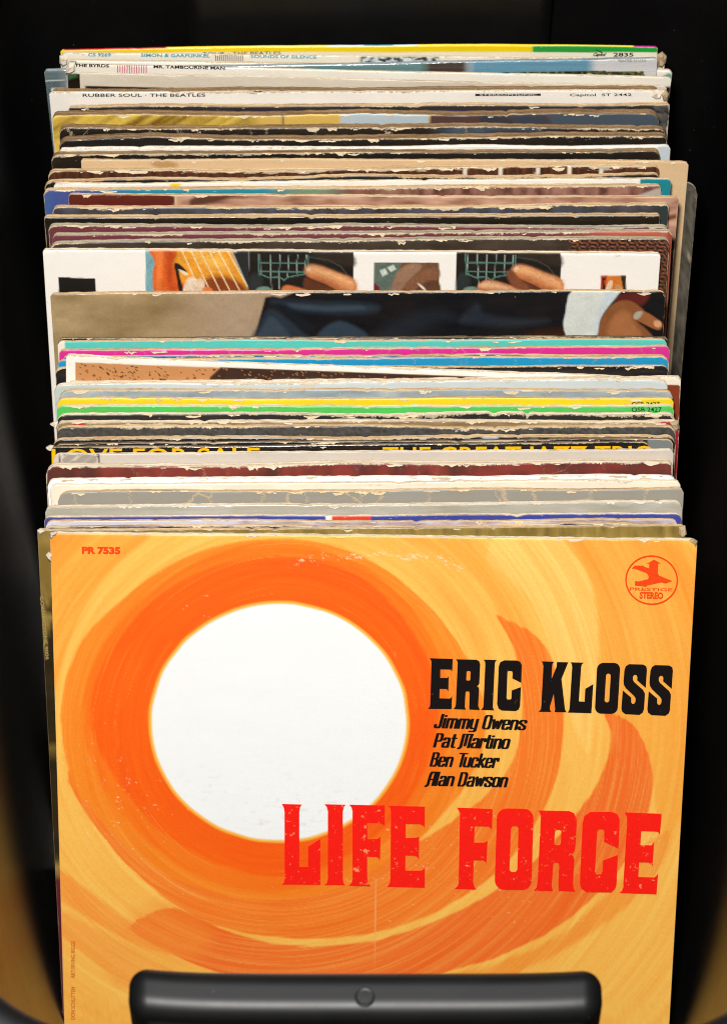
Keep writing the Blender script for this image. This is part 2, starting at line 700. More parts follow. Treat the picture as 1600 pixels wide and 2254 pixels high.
def top_profile(s, x):
    """height of the worn top edge along the sleeve, metres"""
    sp = s.sp
    sd = s.i * 13
    u = x * 1000.0
    ragged = sp.get('ragged', 1.0)
    z = (vnoise(u / 55.0, 0 * u, sd) - 0.5) * 1.0e-3 * ragged
    z += (vnoise(u / 5.0, 0 * u, sd + 1, 4) - 0.5) * 0.42e-3 * ragged
    z *= 0.55 + 0.9 * vnoise(u / 70.0, 0 * u, sd + 5)
    hw = s.w / 2
    rng = random.Random(s.i * 31 + 1)
    for _ in range(rng.randint(1, 4)):
        c, wd, dp = rng.uniform(-150, 150), rng.uniform(0.8, 2.5), rng.uniform(0.2, 0.8) * ragged
        z -= dp * 1e-3 * np.exp(-((u - c) / wd) ** 2)
    z += sp.get('bow', 0.0) / (s.scale * 0.95) * (1 - (x / hw) ** 2)
    rcl, rcr = sp.get('rc', (3.5, 3.5))
    for side, rc in ((-1, rcl * 0.7e-3), (1, rcr * 0.7e-3)):
        q = np.clip((side * x - (hw - rc)) / rc, 0, 0.999)
        z -= rc * (1 - np.sqrt(1 - q ** 2))
    return z


def tint(c, k):
    return tuple(min(255, int(v * k)) for v in c)


SLEEVE_GROUP = 'record sleeves standing in the black bin'


def build_sleeve(s):
    sp = s.sp
    rng = random.Random(s.i * 7 + 3)
    root = bpy.data.objects.new('record_sleeve', None)
    col.objects.link(root)
    m4 = Matrix.Identity(4)
    for a in range(3):
        for b in range(3):
            m4[a][b] = float(s.R[a, b])
        m4[a][3] = float(s.O[a])
    root.matrix_world = m4
    root.empty_display_size = 0.05
    tag(root, sp['label'], 'record', SLEEVE_GROUP)
    s.root = root
    w, h, t = s.w, s.h, s.t
    hw = w / 2
    # ---- board: back, sides and the worn top edge, with the slot between the two boards
    nx = int(w / 0.0012)
    xs = np.linspace(-hw, hw, nx)
    zt = top_profile(s, xs)
    prof = [(0.00, -1.4), (0.04, -0.35), (0.16, -0.02), (0.32, -0.12), (0.46, -0.75), (0.54, -0.80), (0.68, -0.10), (0.84, 0.0), (0.96, -0.35), (1.0, -1.4)]
    if sp.get('closed'):
        prof = [(0.00, -1.2), (0.05, -0.5), (0.17, -0.15), (0.34, -0.02), (0.5, 0.0), (0.66, -0.02), (0.83, -0.15), (0.95, -0.5), (0.98, -0.9), (1.0, -1.4)]
    rows = []
    att = []
    lip = h - 0.0055 - np.maximum(0, -zt) * 1.0
    rows.append(np.stack([xs, np.zeros(nx) + 1e-4, lip], 1))
    att.append(np.stack([xs * 1e3, np.zeros(nx), np.full(nx, 20.0)], 1))
    u = xs * 1e3
    for k, (fy, dz) in enumerate(prof):
        jit = (vnoise(u / 3.0, 0 * u + k * 3.3, s.i + 40, 2) - 0.5) * (0.5e-3 if not sp.get('closed') else 0.15e-3)
        jy = (vnoise(u / 9.0, 0 * u + k, s.i + 90, 2) - 0.5) * 0.10 * t * (0 if k in (0, len(prof) - 1) else 1)
        y = np.clip(fy * t + jy, 1e-4 if k else 1e-4, t)
        z = h + zt + dz * 1e-3 * min(1.0, t / 0.0025) + jit
        rows.append(np.stack([xs, y, z], 1))
        att.append(np.stack([u + s.i * 500, y * 1e3 + s.i * 17, np.full(nx, -dz * 0.5)], 1))
    rows.append(np.stack([xs, np.full(nx, t), lip], 1))
    att.append(np.stack([u, np.full(nx, t * 1e3), np.full(nx, 20.0)], 1))
    V = np.concatenate(rows)
    nr = len(rows)
    Fc = grid_faces(nr, nx)
    Fc = Fc[:, ::-1]
    bot = np.stack([np.arange(nx - 1), np.arange(nx - 1) + 1, (nr - 1) * nx + np.arange(nx - 1) + 1, (nr - 1) * nx + np.arange(nx - 1)], 1)
    # side walls as strips of quads
    sides = []
    for c in (0, nx - 1):
        for k in range((nr) // 2 - 1):
            a, b, c2, d = k * nx + c, (k + 1) * nx + c, (nr - 2 - k) * nx + c, (nr - 1 - k) * nx + c
            sides.append((a, b, c2, d) if c else (d, c2, b, a))
    Fc = np.concatenate([Fc, bot, np.array(sides)])
    # body of the board below the lip: a short stack of plain slabs
    zs = np.linspace(0, float(lip.min()), 9)
    n0 = len(V)
    bv = []
    for zc in zs:
        bv += [(-hw, 1e-4, zc), (hw, 1e-4, zc), (hw, t, zc), (-hw, t, zc)]
    bv = np.array(bv)
    bf = []
    for k in range(8):
        for j in range(4):
            a0, a1 = n0 + 4 * k + j, n0 + 4 * k + (j + 1) % 4
            bf.append((a0, a1, a1 + 4, a0 + 4))
    # corners that droop leave a gap at the ends, closed by the lowest slab edge
    V = np.concatenate([V, bv])
    att.append(np.stack([bv[:, 0] * 1e3, bv[:, 1] * 1e3 + s.i * 17, 300 - bv[:, 2] * 1e3], 1))
    Fc = np.concatenate([Fc, np.array(bf)])
    ek = EDGE[sp['edge']] if isinstance(sp['edge'], str) else sp['edge']
    board = mesh_obj('board', V, Fc.astype(np.int32), card_material(*ek), root)
    vec_attr(board.data, 'edge', np.concatenate(att))
    if 'edge_zones' in sp:
        X, Y = project(to_world(s, V))
        q = N('printed_edge')
        q.set(q.b.inputs['Base Color'], q.attr('print').outputs['Color'])
        q.b.inputs['Roughness'].default_value = 0.35
        board.data.materials.clear()
        board.data.materials.append(q.m)
        col_attr(board.data, 'print', paint(X, Y, 0 * X, V[:, 0], ek[1], sp['edge_zones'], s.i))
    # ---- front cover: the printed sheet on the front board, rounded over at the top
    step = sp.get('step', 0.0010)
    nxc = int(w / step)
    xc = np.linspace(-hw + 1e-4, hw - 1e-4, nxc)
    ztc = top_profile(s, xc) - 0.00025
    rr_ = min(sp.get('round', 0.9e-3), 0.45 * t)
    d = [0.0, 0.12 * rr_, 0.35 * rr_, 0.65 * rr_, rr_]
    fine = sp.get('fine', 0.0007)
    while d[-1] < s.vis:
        d.append(d[-1] + fine)
    d = np.array(d)
    DD, XX = np.meshgrid(d, xc, indexing='ij')
    ZT = np.broadcast_to(ztc[None, :], DD.shape)
    Fc = grid_faces(len(d), nxc)
    DD, XX, ZT = DD.ravel(), XX.ravel(), ZT.ravel()
    # below the part in view the sheet goes on with a coarser net, finer towards the two sides
    e0 = np.linspace(0, 0.030, 22)
    x2 = np.concatenate([-hw + 1e-4 + e0, np.linspace(-hw + 0.045, hw - 0.045, 8), hw - 1e-4 - e0[::-1]])
    d2 = np.concatenate([np.arange(d[-1], h - 0.004, 0.004), [h - 0.0002]])
    D2, X2 = np.meshgrid(d2, x2, indexing='ij')
    Z2 = np.broadcast_to((top_profile(s, x2) - 0.00025)[None, :], D2.shape)
    Fc = np.concatenate([Fc, grid_faces(len(d2), len(x2)) + len(DD)])
    DD, XX, ZT = np.concatenate([DD, D2.ravel()]), np.concatenate([XX, X2.ravel()]), np.concatenate([ZT, Z2.ravel()])
    q = np.clip(1 - DD / rr_, 0, 1)
    yy = rr_ * (1 - np.sqrt(np.clip(1 - q ** 2, 0, 1))) - 0.00025
    zz = h - DD + ZT * np.exp(-DD / 0.04)
    # slight swell of the cover, as of a sheet that is not dead flat
    yy -= 0.00012 * (vnoise(XX * 1e3 / 40, DD * 1e3 / 40, s.i + 300) - 0.3) * (DD > rr_)
    V = np.stack([XX, yy, zz], -1).reshape(-1, 3)
    mat = cover_material('cover', sp['wear'] * rng.uniform(0.55, 1.1), sp.get('side', 0.5 * sp['wear'] + 0.2), sp.get('rough', 0.42), s.i * 11.7,
                         sp.get('coat', 0.0), tint(sp.get('worn', (240, 218, 182)), rng.uniform(0.86, 1.0)), sp.get('flecks', 1.0), sp.get('grime', 0.12),
                         sp.get('cracks', 0.0), sp.get('wrinkle', 0.0), freq=rng.choice((0.45, 0.7, 1.0, 1.4, 2.0)))
    cov = mesh_obj('front_cover', V, Fc.astype(np.int32), mat, root)
    X, Y = project(to_world(s, V))
    D = DD.reshape(-1) * 1e3
    XL = XX.reshape(-1)
    C = paint(X, Y, D, XL, sp['base'], sp['zones'], s.i)
    col_attr(cov.data, 'print', np.clip(C, 0.002, 0.9))
    # bottom corner distance matters too little to keep; edge = (x, depth, distance to the nearer side), millimetres
    vec_attr(cov.data, 'edge', np.stack([XL * 1e3, D, (hw - np.abs(XL)) * 1e3], 1))
    # ---- torn flakes of paper hanging over the front along the top edge, in clusters
    amount = sp.get('flakes', 0.15 if sp.get('closed') else 1.0) * min(1.3, sp['wear'] * 1.5)
    nf = int(36 * amount * rng.choice((0.15, 0.4, 0.7, 1.0, 1.2)))
    if nf > 3:
        centres = [rng.uniform(-hw, hw) for _ in range(7)]
        Vf, Ff = [], []
        for k in range(nf):
            xk = rng.uniform(-hw + 0.002, hw - 0.002) if rng.random() < 0.45 else rng.gauss(rng.choice(centres), 0.012)
            xk = max(-hw + 0.003, min(hw - 0.003, xk))
            wk = rng.choice((0.0005, 0.0008, 0.0014, 0.0032)) * rng.uniform(0.6, 1.3)
            dk = min(0.0017, wk * rng.uniform(0.3, 0.9)) * rng.uniform(0.5, 1.2)
            lim = hw - 0.007 - wk
            xk = max(-lim, min(lim, xk))
            zk = h + float(top_profile(s, np.array([xk]))[0]) - rng.choice((0.0002, 0.0004, 0.0010))
            yk = -0.00055 - 0.00001 * (k % 9)
            n0 = len(Vf)
            m = rng.randint(3, 6)
            up = [(xk - wk + 2 * wk * j / m, zk + rng.uniform(-0.1, 0.15) * dk) for j in range(m + 1)]
            dn = [(x_ + rng.uniform(-0.2, 0.2) * wk, z_ - dk * (0.15 + rng.random()) * (0.35 if j in (0, m) else 1.0)) for j, (x_, z_) in enumerate(up)]
            for j in range(m + 1):
                Vf.append((up[j][0], yk + 0.0004, up[j][1]))
                Vf.append((dn[j][0], yk - 0.0001 * rng.random(), dn[j][1]))
            for j in range(m):
                Ff.append((n0 + 2 * j, n0 + 2 * j + 1, n0 + 2 * j + 3, n0 + 2 * j + 2))
        wn_ = sp.get('worn', (240, 218, 182))
        fl = mesh_obj('torn_flakes', np.array(Vf), np.array(Ff, np.int32), card_material(tint(wn_, 0.84), tint(wn_, 1.03)), root, False)
        vec_attr(fl.data, 'edge', np.array([(v[0] * 1e3 + s.i * 90, v[2] * 1e3, v[1] * 1e3) for v in Vf]))
        fl['kind'] = 'stuff'
    return root


# ---------------------------------------------------------------- print: flat shapes and lettering on a cover
_lift = [0]


def shapes(s, name, polys, mat, lift=0.0006):
    """polys: list of [outer, hole, ...] in photograph pixels, laid on the plane of the cover"""
    V, Fc = [], []
    for loops in polys:
        _lift[0] = (_lift[0] + 1) % 12
        off = -lift - 0.000012 * _lift[0]
        L = [to_local(s, lp, off) for lp in loops]
        tri = tessellate_polygon([[Vector((p[0], p[2], 0)) for p in lp] for lp in L])
        n0 = len(V)
        for lp in L:
            V.extend(lp)
        for a in tri:
            f = [n0 + i for i in a]
            p0, p1, p2 = (np.asarray(V[i]) for i in f)
            if np.cross(p1 - p0, p2 - p0)[1] > 0:
                f = f[::-1]
            Fc.append(f)
    return mesh_obj(name, np.array(V), Fc, mat, s.root, False)


def text_mesh(body, bold=0.0):
    cu = bpy.data.curves.new('lettering', 'FONT')
    cu.body = body
    cu.size = 1.0
    cu.offset = bold
    cu.resolution_u = 3
    o = bpy.data.objects.new('lettering', cu)
    col.objects.link(o)
    dg = bpy.context.evaluated_depsgraph_get()
    me = o.evaluated_get(dg).to_mesh()
    V = np.array([v.co[:] for v in me.vertices])
    Fc = [tuple(p.vertices) for p in me.polygons]
    o.evaluated_get(dg).to_mesh_clear()
    bpy.data.objects.remove(o)
    bpy.data.curves.remove(cu)
    return V, Fc


def text(s, name, body, quad, mat, bold=0.0, shear=0.0, lift=0.0006, clip=None):
    """quad: top-left, top-right, bottom-right, bottom-left in photograph pixels (capital height)"""
    V, Fc = text_mesh(body, bold)
    x0, x1 = V[:, 0].min(), V[:, 0].max()
    y0, y1 = 0.0, 0.70
    u = (V[:, 0] - x0) / (x1 - x0)
    v = (V[:, 1] - y0) / (y1 - y0)
    if clip:
        v = np.clip(v, *clip)
    tl, tr, brr, bl = (np.array(p, float) for p in quad)
    P = (bl * (1 - u)[:, None] + brr * u[:, None]) * (1 - v)[:, None] + (tl * (1 - u)[:, None] + tr * u[:, None]) * v[:, None]
    P[:, 0] += shear * (v - 0.5) * np.linalg.norm(tl - bl)
    L = to_local(s, P, -lift)
    return mesh_obj(name, L, Fc, mat, s.root, False)


def line_quad(x0, x1, y0, y1, yl=None, slope=0.0):
    k = slope * (x1 - x0)
    return [(x0, y0), (x1, y0 + k), (x1, y1 + k), (x0, y1)]


def torn(s, pts, mat, lift=0.0008, seed=0, name='torn_paper'):
    """a crumpled scrap of paper at a broken corner: a little mound of folded faces"""
    rng = random.Random(seed + 99)
    L = to_local(s, pts, -lift)
    n = len(L)
    c = L.mean(0)
    V = [p.copy() for p in L]
    mid = []
    for p in L:
        q = c + (p - c) * rng.uniform(0.4, 0.7)
        q[1] -= rng.uniform(0.0006, 0.0022)
        mid.append(q)
    V += mid
    cc = c.copy()
    cc[1] -= 0.0012
    V.append(cc)
    V += [p + np.array([0, 0.0012, 0]) for p in L]
    Fc = []
    for i in range(n):
        j = (i + 1) % n
        Fc += [(i, j, n + j), (i, n + j, n + i), (n + i, n + j, 2 * n), (j, i, 2 * n + 1 + i, 2 * n + 1 + j)]
    return mesh_obj(name, np.array(V), Fc, mat, s.root, False)

# ---------------------------------------------------------------- small painters
def gold_streaks(X, Y, D, C):
    m = np.clip((575 - X) / 30, 0, 1)
    n = vnoise((X + (Y - 260) * 1.6) / 38.0, Y / 160.0, 5, 3)
    g = vnoise(X / 3.0, Y / 3.0, 8, 2)
    c = alb((120, 84, 14)) + (alb((252, 214, 92)) - alb((120, 84, 14))) * np.clip((n - 0.25) * 1.9 + (g - 0.5) * 0.25, 0, 1)[:, None]
    return C + (c - C) * m[:, None]


def undergrowth(x0, x1):
    def f(X, Y, D, C):
        m = (X > x0) & (X < x1)
        n = vnoise(X / 7.0, Y / 5.0, 4, 3)
        c = alb((22, 32, 24)) + (alb((120, 140, 84)) - alb((22, 32, 24))) * np.clip((n - 0.45) * 2.2, 0, 1)[:, None]
        yl = np.clip((vnoise(X / 9.0, Y / 3.5, 9, 1) - 0.80) * 9, 0, 1)
        c = c + (alb((214, 190, 96)) - c) * yl[:, None]
        return np.where(m[:, None] & (Y > 154.5 + (1418 - X) * 0.010)[:, None], c, C)
    return f


def wood(X, Y, D, C):
    n = vnoise(X / 3.5, Y / 60.0, 14, 3)
    return alb((52, 24, 16)) + (alb((112, 62, 40)) - alb((52, 24, 16))) * np.clip((n - 0.2) * 1.5, 0, 1)[:, None]


def mottle(c0, c1, sx, sy, seed, x0=-1e9, x1=1e9, gain=1.6, soft=20):
    def f(X, Y, D, C):
        n = np.clip((vnoise(X / sx, Y / sy, seed, 3) - 0.5) * gain + 0.5, 0, 1)
        c = alb(c0) + (alb(c1) - alb(c0)) * n[:, None]
        m = np.clip((X - x0) / soft, 0, 1) * np.clip((x1 - X) / soft, 0, 1)
        return C + (c - C) * m[:, None]
    return f


def hatch(x0, x1, c, sp, ang=1.0, y0=-1e9, y1=1e9):
    def f(X, Y, D, C):
        m = (X > x0) & (X < x1) & (Y > y0) & (Y < y1)
        k = (np.mod(X + Y * ang, sp) < sp * 0.38) & m
        return np.where(k[:, None], alb(c), C)
    return f


def knit(X, Y, D, C):
    m = np.clip((X - 1246 - 6 * np.sin(Y / 5)) / 14, 0, 1)
    # rows of little v-shaped stitches
    row = np.mod(Y, 8.4) / 8.4
    st = np.mod(X / 11.0 + 0.5 * np.floor(Y / 8.4), 1.0)
    v = np.abs(row - (0.25 + np.abs(st - 0.5) * 1.1))
    k = np.clip(1.0 - v * 4.2, 0, 1) * (0.7 + 0.6 * vnoise(X / 9, Y / 9, 3))
    c = alb((34, 26, 22)) + (alb((178, 104, 72)) - alb((34, 26, 22))) * np.clip(k, 0, 1)[:, None]
    return C + (c - C) * m[:, None]


def specks(c, x0, x1, thr=0.86, sc=3.0, seed=2):
    def f(X, Y, D, C):
        k = (vnoise(X / sc, Y / sc, seed) > thr) & (X > x0) & (X < x1)
        return np.where(k[:, None], alb(c), C)
    return f


def zl(pts, ox, oy, k):
    return [(ox + x / k, oy + y / k) for x, y in pts]


def lines(X, Y, C, segs, c, wd):
    for (x0, y0, x1, y1) in segs:
        dx, dy = x1 - x0, y1 - y0
        L = math.hypot(dx, dy)
        t = np.clip(((X - x0) * dx + (Y - y0) * dy) / L ** 2, 0, 1)
        d = np.hypot(X - x0 - t * dx, Y - y0 - t * dy)
        m = np.clip((wd - d) / 0.9 + 0.5, 0, 1)
        C = C + (alb(c) - C) * m[:, None]
    return C


def G(pts):
    return zl(pts, 80, 400, 2.0)


def guitar_hand(dx):
    """the dark picture of a hand on a fretboard, shifted along the cover"""
    def sh(p):
        return [(x + dx, y) for x, y in G(p)]

    def strings(X, Y, D, C):
        seg = []
        for (a, b, c, d) in ((985, 318, 988, 408), (1028, 318, 1036, 476), (1072, 320, 1068, 470), (1112, 320, 1106, 415), (1150, 322, 1145, 405), (1188, 322, 1180, 400)):
            p = sh([(a, b), (c, d)])
            seg.append((*p[0], *p[1]))
        C = lines(X, Y, C, seg, (150, 164, 152), 1.0)
        seg = []
        for (a, b, c, d) in ((985, 355, 1185, 357), (985, 394, 1185, 397), (985, 405, 1020, 420), (1020, 420, 1070, 418), (1070, 418, 1090, 432), (1090, 432, 1110, 418), (1110, 418, 1185, 405), (976, 318, 982, 410), (1196, 322, 1196, 375)):
            p = sh([(a, b), (c, d)])
            seg.append((*p[0], *p[1]))
        C = lines(X, Y, C, seg, (82, 128, 116), 1.3)
        p = sh([(1200, 330), (1290, 345), (1340, 372), (1370, 410)])
        return lines(X, Y, C, [(*p[0], *p[1]), (*p[1], *p[2]), (*p[2], *p[3])], (58, 70, 58), 1.1)
    k = 0 if dx == 0 else 1
    j = 10 * k
    return [('p', sh([(936, 300), (1397, 300), (1397, 500), (936, 500)]), (20, 17, 15), 1.0),
            ('P', sh([(1200, 310), (1290, 305), (1390, 320), (1400, 370), (1330, 360), (1240, 340)]), (44, 34, 24), 10),
            ('P', sh([(940, 420), (975, 400), (1000, 440), (970, 500), (936, 500)]), (36, 44, 44), 8),
            ('f', strings),
            ('P', sh([(1180, 424), (1215, 430), (1280, 456), (1340, 500), (1190, 500)]), (96, 50, 28), 6),
            ('P', sh([(1182, 388), (1192, 370), (1215, 364), (1260, 374), (1320, 398), (1402, 432), (1402, 500), (1345, 488), (1270, 448), (1196, 418)]), (176, 98, 54), 3),
            ('P', sh([(1186, 388), (1196, 373), (1216, 368), (1260, 378), (1320, 402), (1402, 436), (1402, 480), (1345, 462), (1270, 426), (1200, 406)]), (218, 146, 92), 14),
            ('P', sh([(1200, 380), (1230, 376), (1300, 400), (1380, 434), (1380, 448), (1300, 416), (1225, 394)]), (238, 182, 128), 12, 0.8),
            ('P', sh([(1188, 386), (1196, 374), (1210, 374), (1208, 388), (1198, 396)]), (242, 200, 160), 4, 0.8)] + ([
            ('P', sh([(1084, 462), (1120, 456), (1200, 484), (1090, 500)]), (206, 112, 62), 4)] if k == 0 else [
            ('P', sh([(1030, 462), (1056, 436), (1090, 432), (1150, 446), (1240, 480), (1240, 500), (1040, 500)]), (196, 118, 72), 4),
            ('P', sh([(1036, 460), (1060, 442), (1090, 440), (1150, 456), (1200, 476), (1110, 470)]), (236, 182, 136), 8),
            ('P', sh([(1160, 396), (1180, 388), (1210, 420), (1260, 470), (1200, 470), (1164, 430)]), (130, 72, 44), 6)]) + [
            ('P', sh([(975, 466), (1020, 462), (1040, 490), (970, 490)]), (110, 140, 128), 3)]


def guitar_strings(X, Y, D, C):
    seg = []
    for k in range(6):
        p = G([(640 + 40 * k, 300), (726 + 44 * k, 490)])
        seg.append((*p[0], *p[1]))
    m = (X < 544) & (X > 396)
    return np.where(m[:, None], lines(X, Y, C, seg, (246, 218, 168), 1.25), C)


def photo_grain(seed, amp=0.35):
    def f(X, Y, D, C):
        a = vnoise(X / 22, Y / 16, seed, 3) - 0.5
        b = vnoise(X / 2.4, Y / 2.4, seed + 9, 2) - 0.5
        return C * np.clip(1 + amp * (0.45 * a + 0.6 * b), 0.2, 2)[:, None]
    return ('f', f)


GUITARS = [
    ('p', G([(97, 418), (258, 425), (262, 490), (98, 490)]), (14, 12, 12), 1.0),
    ('p', G([(480, 290), (936, 290), (936, 500), (482, 500)]), (122, 172, 178), 1.0),
    ('P', G([(496, 285), (640, 285), (645, 345), (640, 400), (660, 500), (530, 500), (512, 400), (522, 350)]), (222, 96, 30), 3),
    ('p', G([(630, 285), (850, 285), (945, 500), (690, 500), (640, 440), (598, 360), (612, 330)]), (238, 158, 44), 6),
    ('P', G([(720, 440), (800, 410), (900, 440), (930, 500), (740, 500)]), (138, 62, 20), 14),
    ('P', G([(690, 310), (800, 320), (840, 380), (740, 370)]), (250, 190, 84), 22, 0.8),
    ('P', G([(520, 300), (560, 300), (555, 380), (545, 470), (530, 470), (528, 380)]), (240, 130, 60), 10, 0.8),
    ('P', G([(570, 320), (610, 320), (600, 420), (620, 480), (580, 480)]), (186, 66, 18), 14, 0.8),
    ('p', G([(856, 285), (936, 285), (936, 470)]), (34, 36, 40), 2),
    ('P', G([(606, 362), (628, 360), (666, 398), (640, 392), (628, 402), (650, 490), (630, 490), (616, 410)]), (30, 18, 12), 2),
    ('P', G([(630, 385), (665, 400), (660, 412), (632, 395)]), (236, 214, 180), 2),
    ('f', guitar_strings),
    ('P', G([(646, 490), (660, 432), (686, 418), (708, 430), (700, 460), (680, 490)]), (240, 216, 188), 3),
    ('P', G([(690, 490), (702, 440), (722, 424), (740, 440), (736, 490)]), (230, 200, 170), 3),
    ('P', G([(734, 466), (760, 462), (778, 478), (778, 500), (734, 500)]), (220, 120, 60), 3),
] + guitar_hand(0) + [
    ('p', [(824, 577.5), (966, 577), (966, 650), (823, 650)], (112, 74, 50), 1.0),
    ('p', [(824, 577.5), (884, 577.5), (858, 650), (823, 650)], (92, 108, 98), 2),
    ('p', [(835, 595), (848, 590), (854, 602), (842, 608)], (206, 214, 200), 2),
    ('p', [(852, 588), (866, 582), (872, 592), (860, 598)], (206, 214, 200), 2),
    ('P', [(868, 610), (885, 588), (912, 578), (930, 585), (905, 612), (880, 640), (860, 650)], (150, 112, 86), 5),
    ('P', [(890, 628), (915, 605), (945, 590), (966, 592), (966, 612), (935, 622), (905, 645)], (132, 86, 58), 5),
    ('P', [(920, 630), (945, 618), (966, 620), (966, 650), (915, 650)], (96, 60, 40), 4),
    ('P', [(918, 622), (932, 630), (938, 640), (928, 634)], (224, 214, 196), 1.5),
    ('p', [(823, 622), (836, 632), (834, 650), (823, 650)], (110, 26, 40), 2),
] + guitar_hand(456) + [
    ('p', [(1322, 606), (1377, 606), (1375, 650), (1322, 650)], (214, 120, 40), 1.0),
    ('p', [(1322, 606), (1336, 606), (1330, 650), (1322, 650)], (176, 54, 26), 2),
    ('P', [(1326, 612), (1333, 613), (1328, 620), (1334, 634), (1328, 640)], (26, 16, 12), 1.5),
    ('P', [(1332, 640), (1340, 620), (1348, 618), (1344, 640)], (236, 206, 168), 2),
    ('P', [(1352, 640), (1358, 626), (1366, 628), (1370, 640)], (206, 146, 96), 2),
    ('p', [(1366, 606), (1378, 606), (1378, 650), (1372, 640)], (46, 34, 22), 1.5),
    ('f', lambda X, Y, D, C: np.where((C.min(1) > 0.55)[:, None], C, photo_grain(3, 0.85)[1](X, Y, D, C))),
]

SUIT = [
    ('f', mottle((140, 114, 74), (182, 154, 112), 120, 40, 3, -1e9, 620, 1.5, 60)),
    ('x', 420, 620, (176, 150, 122), 160),
    ('p', [(584, 654), (600, 651), (618, 655), (640, 646), (660, 636), (1480, 628), (1480, 760), (555, 760), (566, 720)], (20, 21, 25), 4),
    ('P', [(598, 660), (690, 664), (770, 664), (832, 672), (820, 688), (740, 690), (650, 684), (618, 676)], (40, 50, 60), 14),
    ('P', [(640, 668), (720, 674), (790, 672), (800, 680), (720, 684), (650, 678)], (60, 74, 84), 8, 0.8),
    ('P', [(552, 770), (570, 716), (592, 680), (622, 692), (662, 726), (690, 750), (690, 770)], (38, 50, 60), 12),
    ('P', [(562, 760), (578, 720), (594, 696), (612, 708), (640, 740), (640, 760)], (56, 70, 82), 8, 0.8),
    ('P', [(690, 750), (712, 722), (748, 706), (790, 722), (812, 742), (800, 760), (690, 760)], (48, 62, 74), 8),
    ('P', [(604, 672), (626, 670), (690, 716), (672, 730), (640, 700)], (22, 27, 34), 10),
    ('P', [(820, 740), (880, 700), (960, 680), (1000, 700), (940, 720), (880, 760)], (30, 35, 42), 24),
    ('P', [(1010, 706), (1050, 668), (1066, 690), (1130, 700), (1210, 704), (1150, 718), (1050, 714)], (36, 43, 52), 14),
    ('p', [(1180, 726), (1256, 722), (1256, 760), (1100, 760)], (54, 30, 20), 18),
    ('P', [(1345, 660), (1372, 646), (1428, 646), (1412, 672), (1380, 664)], (96, 36, 32), 8),
    ('P', [(1264, 634), (1362, 634), (1358, 650), (1340, 672), (1322, 700), (1317, 728), (1319, 760), (1262, 760), (1246, 738), (1240, 716), (1244, 690)], (216, 217, 208), 3),
    ('P', [(1336, 640), (1362, 634), (1356, 652), (1338, 674), (1320, 704), (1316, 740), (1308, 720), (1316, 690)], (186, 208, 216), 8, 0.5),
    ('P', [(1317, 760), (1317, 730), (1324, 700), (1340, 676), (1362, 662), (1388, 662), (1410, 676), (1424, 694), (1402, 706), (1424, 726), (1440, 760)], (140, 84, 48), 4),
    ('P', [(1340, 740), (1344, 706), (1366, 684), (1388, 690), (1396, 712), (1410, 740)], (170, 108, 66), 12),
    ('P', [(1400, 692), (1420, 686), (1444, 700), (1457, 710), (1455, 722), (1444, 725), (1416, 712), (1402, 704)], (158, 96, 54), 3),
    ('P', [(1440, 706), (1452, 706), (1456, 716), (1448, 720), (1440, 716)], (222, 160, 116), 3),
    ('P', [(1394, 700), (1398, 688), (1412, 684), (1414, 690), (1404, 702)], (176, 168, 148), 2),
    photo_grain(6, 0.4),
]

# ---------------------------------------------------------------- the sleeves, back to front
Wt = (253, 248, 240)
S('glossy yellow, red and green sleeve with cream title strip, rearmost against the bin wall', (133, 106), (1448, 98), 4, 'yellow', (250, 214, 16), 0.35,
  [('x', 1172, 1600, (30, 160, 58), 4), ('p', [(0, 118), (400, 113.5), (1600, 114), (1600, 400), (0, 400)], (244, 236, 214), 1)], bow=8, closed=True, rough=0.25, ragged=0.4, rc=(2, 2),
  edge_zones=[('x', 140, 366, (206, 24, 34), 6), ('x', 724, 920, (214, 232, 240), 10), ('x', 800, 866, (96, 176, 214), 6), ('x', 1395, 1460, (190, 20, 124), 2)])
S('cream sleeve with cyan lettering and tattered corners, just before the yellow and green one', (132, 112.5), (1464, 125), 2.2, 'cream', (246, 238, 220), 0.5,
  [('f', mottle((40, 50, 54), (226, 236, 236), 9, 5, 2, 790, 970, 4, 8)), ], rough=0.3, closed=True, rc=(5, 5), ragged=0.5, py=116)
S('cream sleeve with teal corners, peeking out behind the shrink wrapped blue one', (149, 127), (1480, 148), 5, 'cream', (246, 240, 226), 0.4,
  [('p', [(146, 131), (170, 131), (169, 140), (148, 139)], (84, 138, 118), 2), ('p', [(1456, 168), (1470, 160), (1482, 161), (1482, 174)], (110, 160, 144), 3)], closed=True, py=132)
S('shrink wrapped blue and grey sleeve with a striped left corner, tilted', (97, 147), (1447, 122), 5, 'slate', (196, 200, 202), 0.1,
  [('x', 60, 146, (104, 120, 124), 2), ('f', hatch(92, 143, (66, 82, 92), 7.5, -1.0, 176, 1e9)), ('p', [(92, 176), (144, 173), (144, 175.5), (92, 178.5)], (206, 216, 210), 1),
   ('p', [(112, 193), (141, 192), (134, 200), (114, 200)], (214, 222, 208), 1.5), ('x', 146, 820, (150, 160, 160), 40), ('x', 640, 960, (98, 140, 142), 60), ('x', 935, 1030, (66, 58, 54), 24),
   ('x', 1035, 1302, (98, 152, 178), 22), ('x', 1310, 1600, (216, 214, 214), 18), ('f', undergrowth(1098, 1418))],
  coat=1.0, rough=0.3, wrinkle=0.5, flecks=0.0, py=139, vis=235, step=0.0007, rc=(2.5, 2), closed=True, round=1.4e-3)
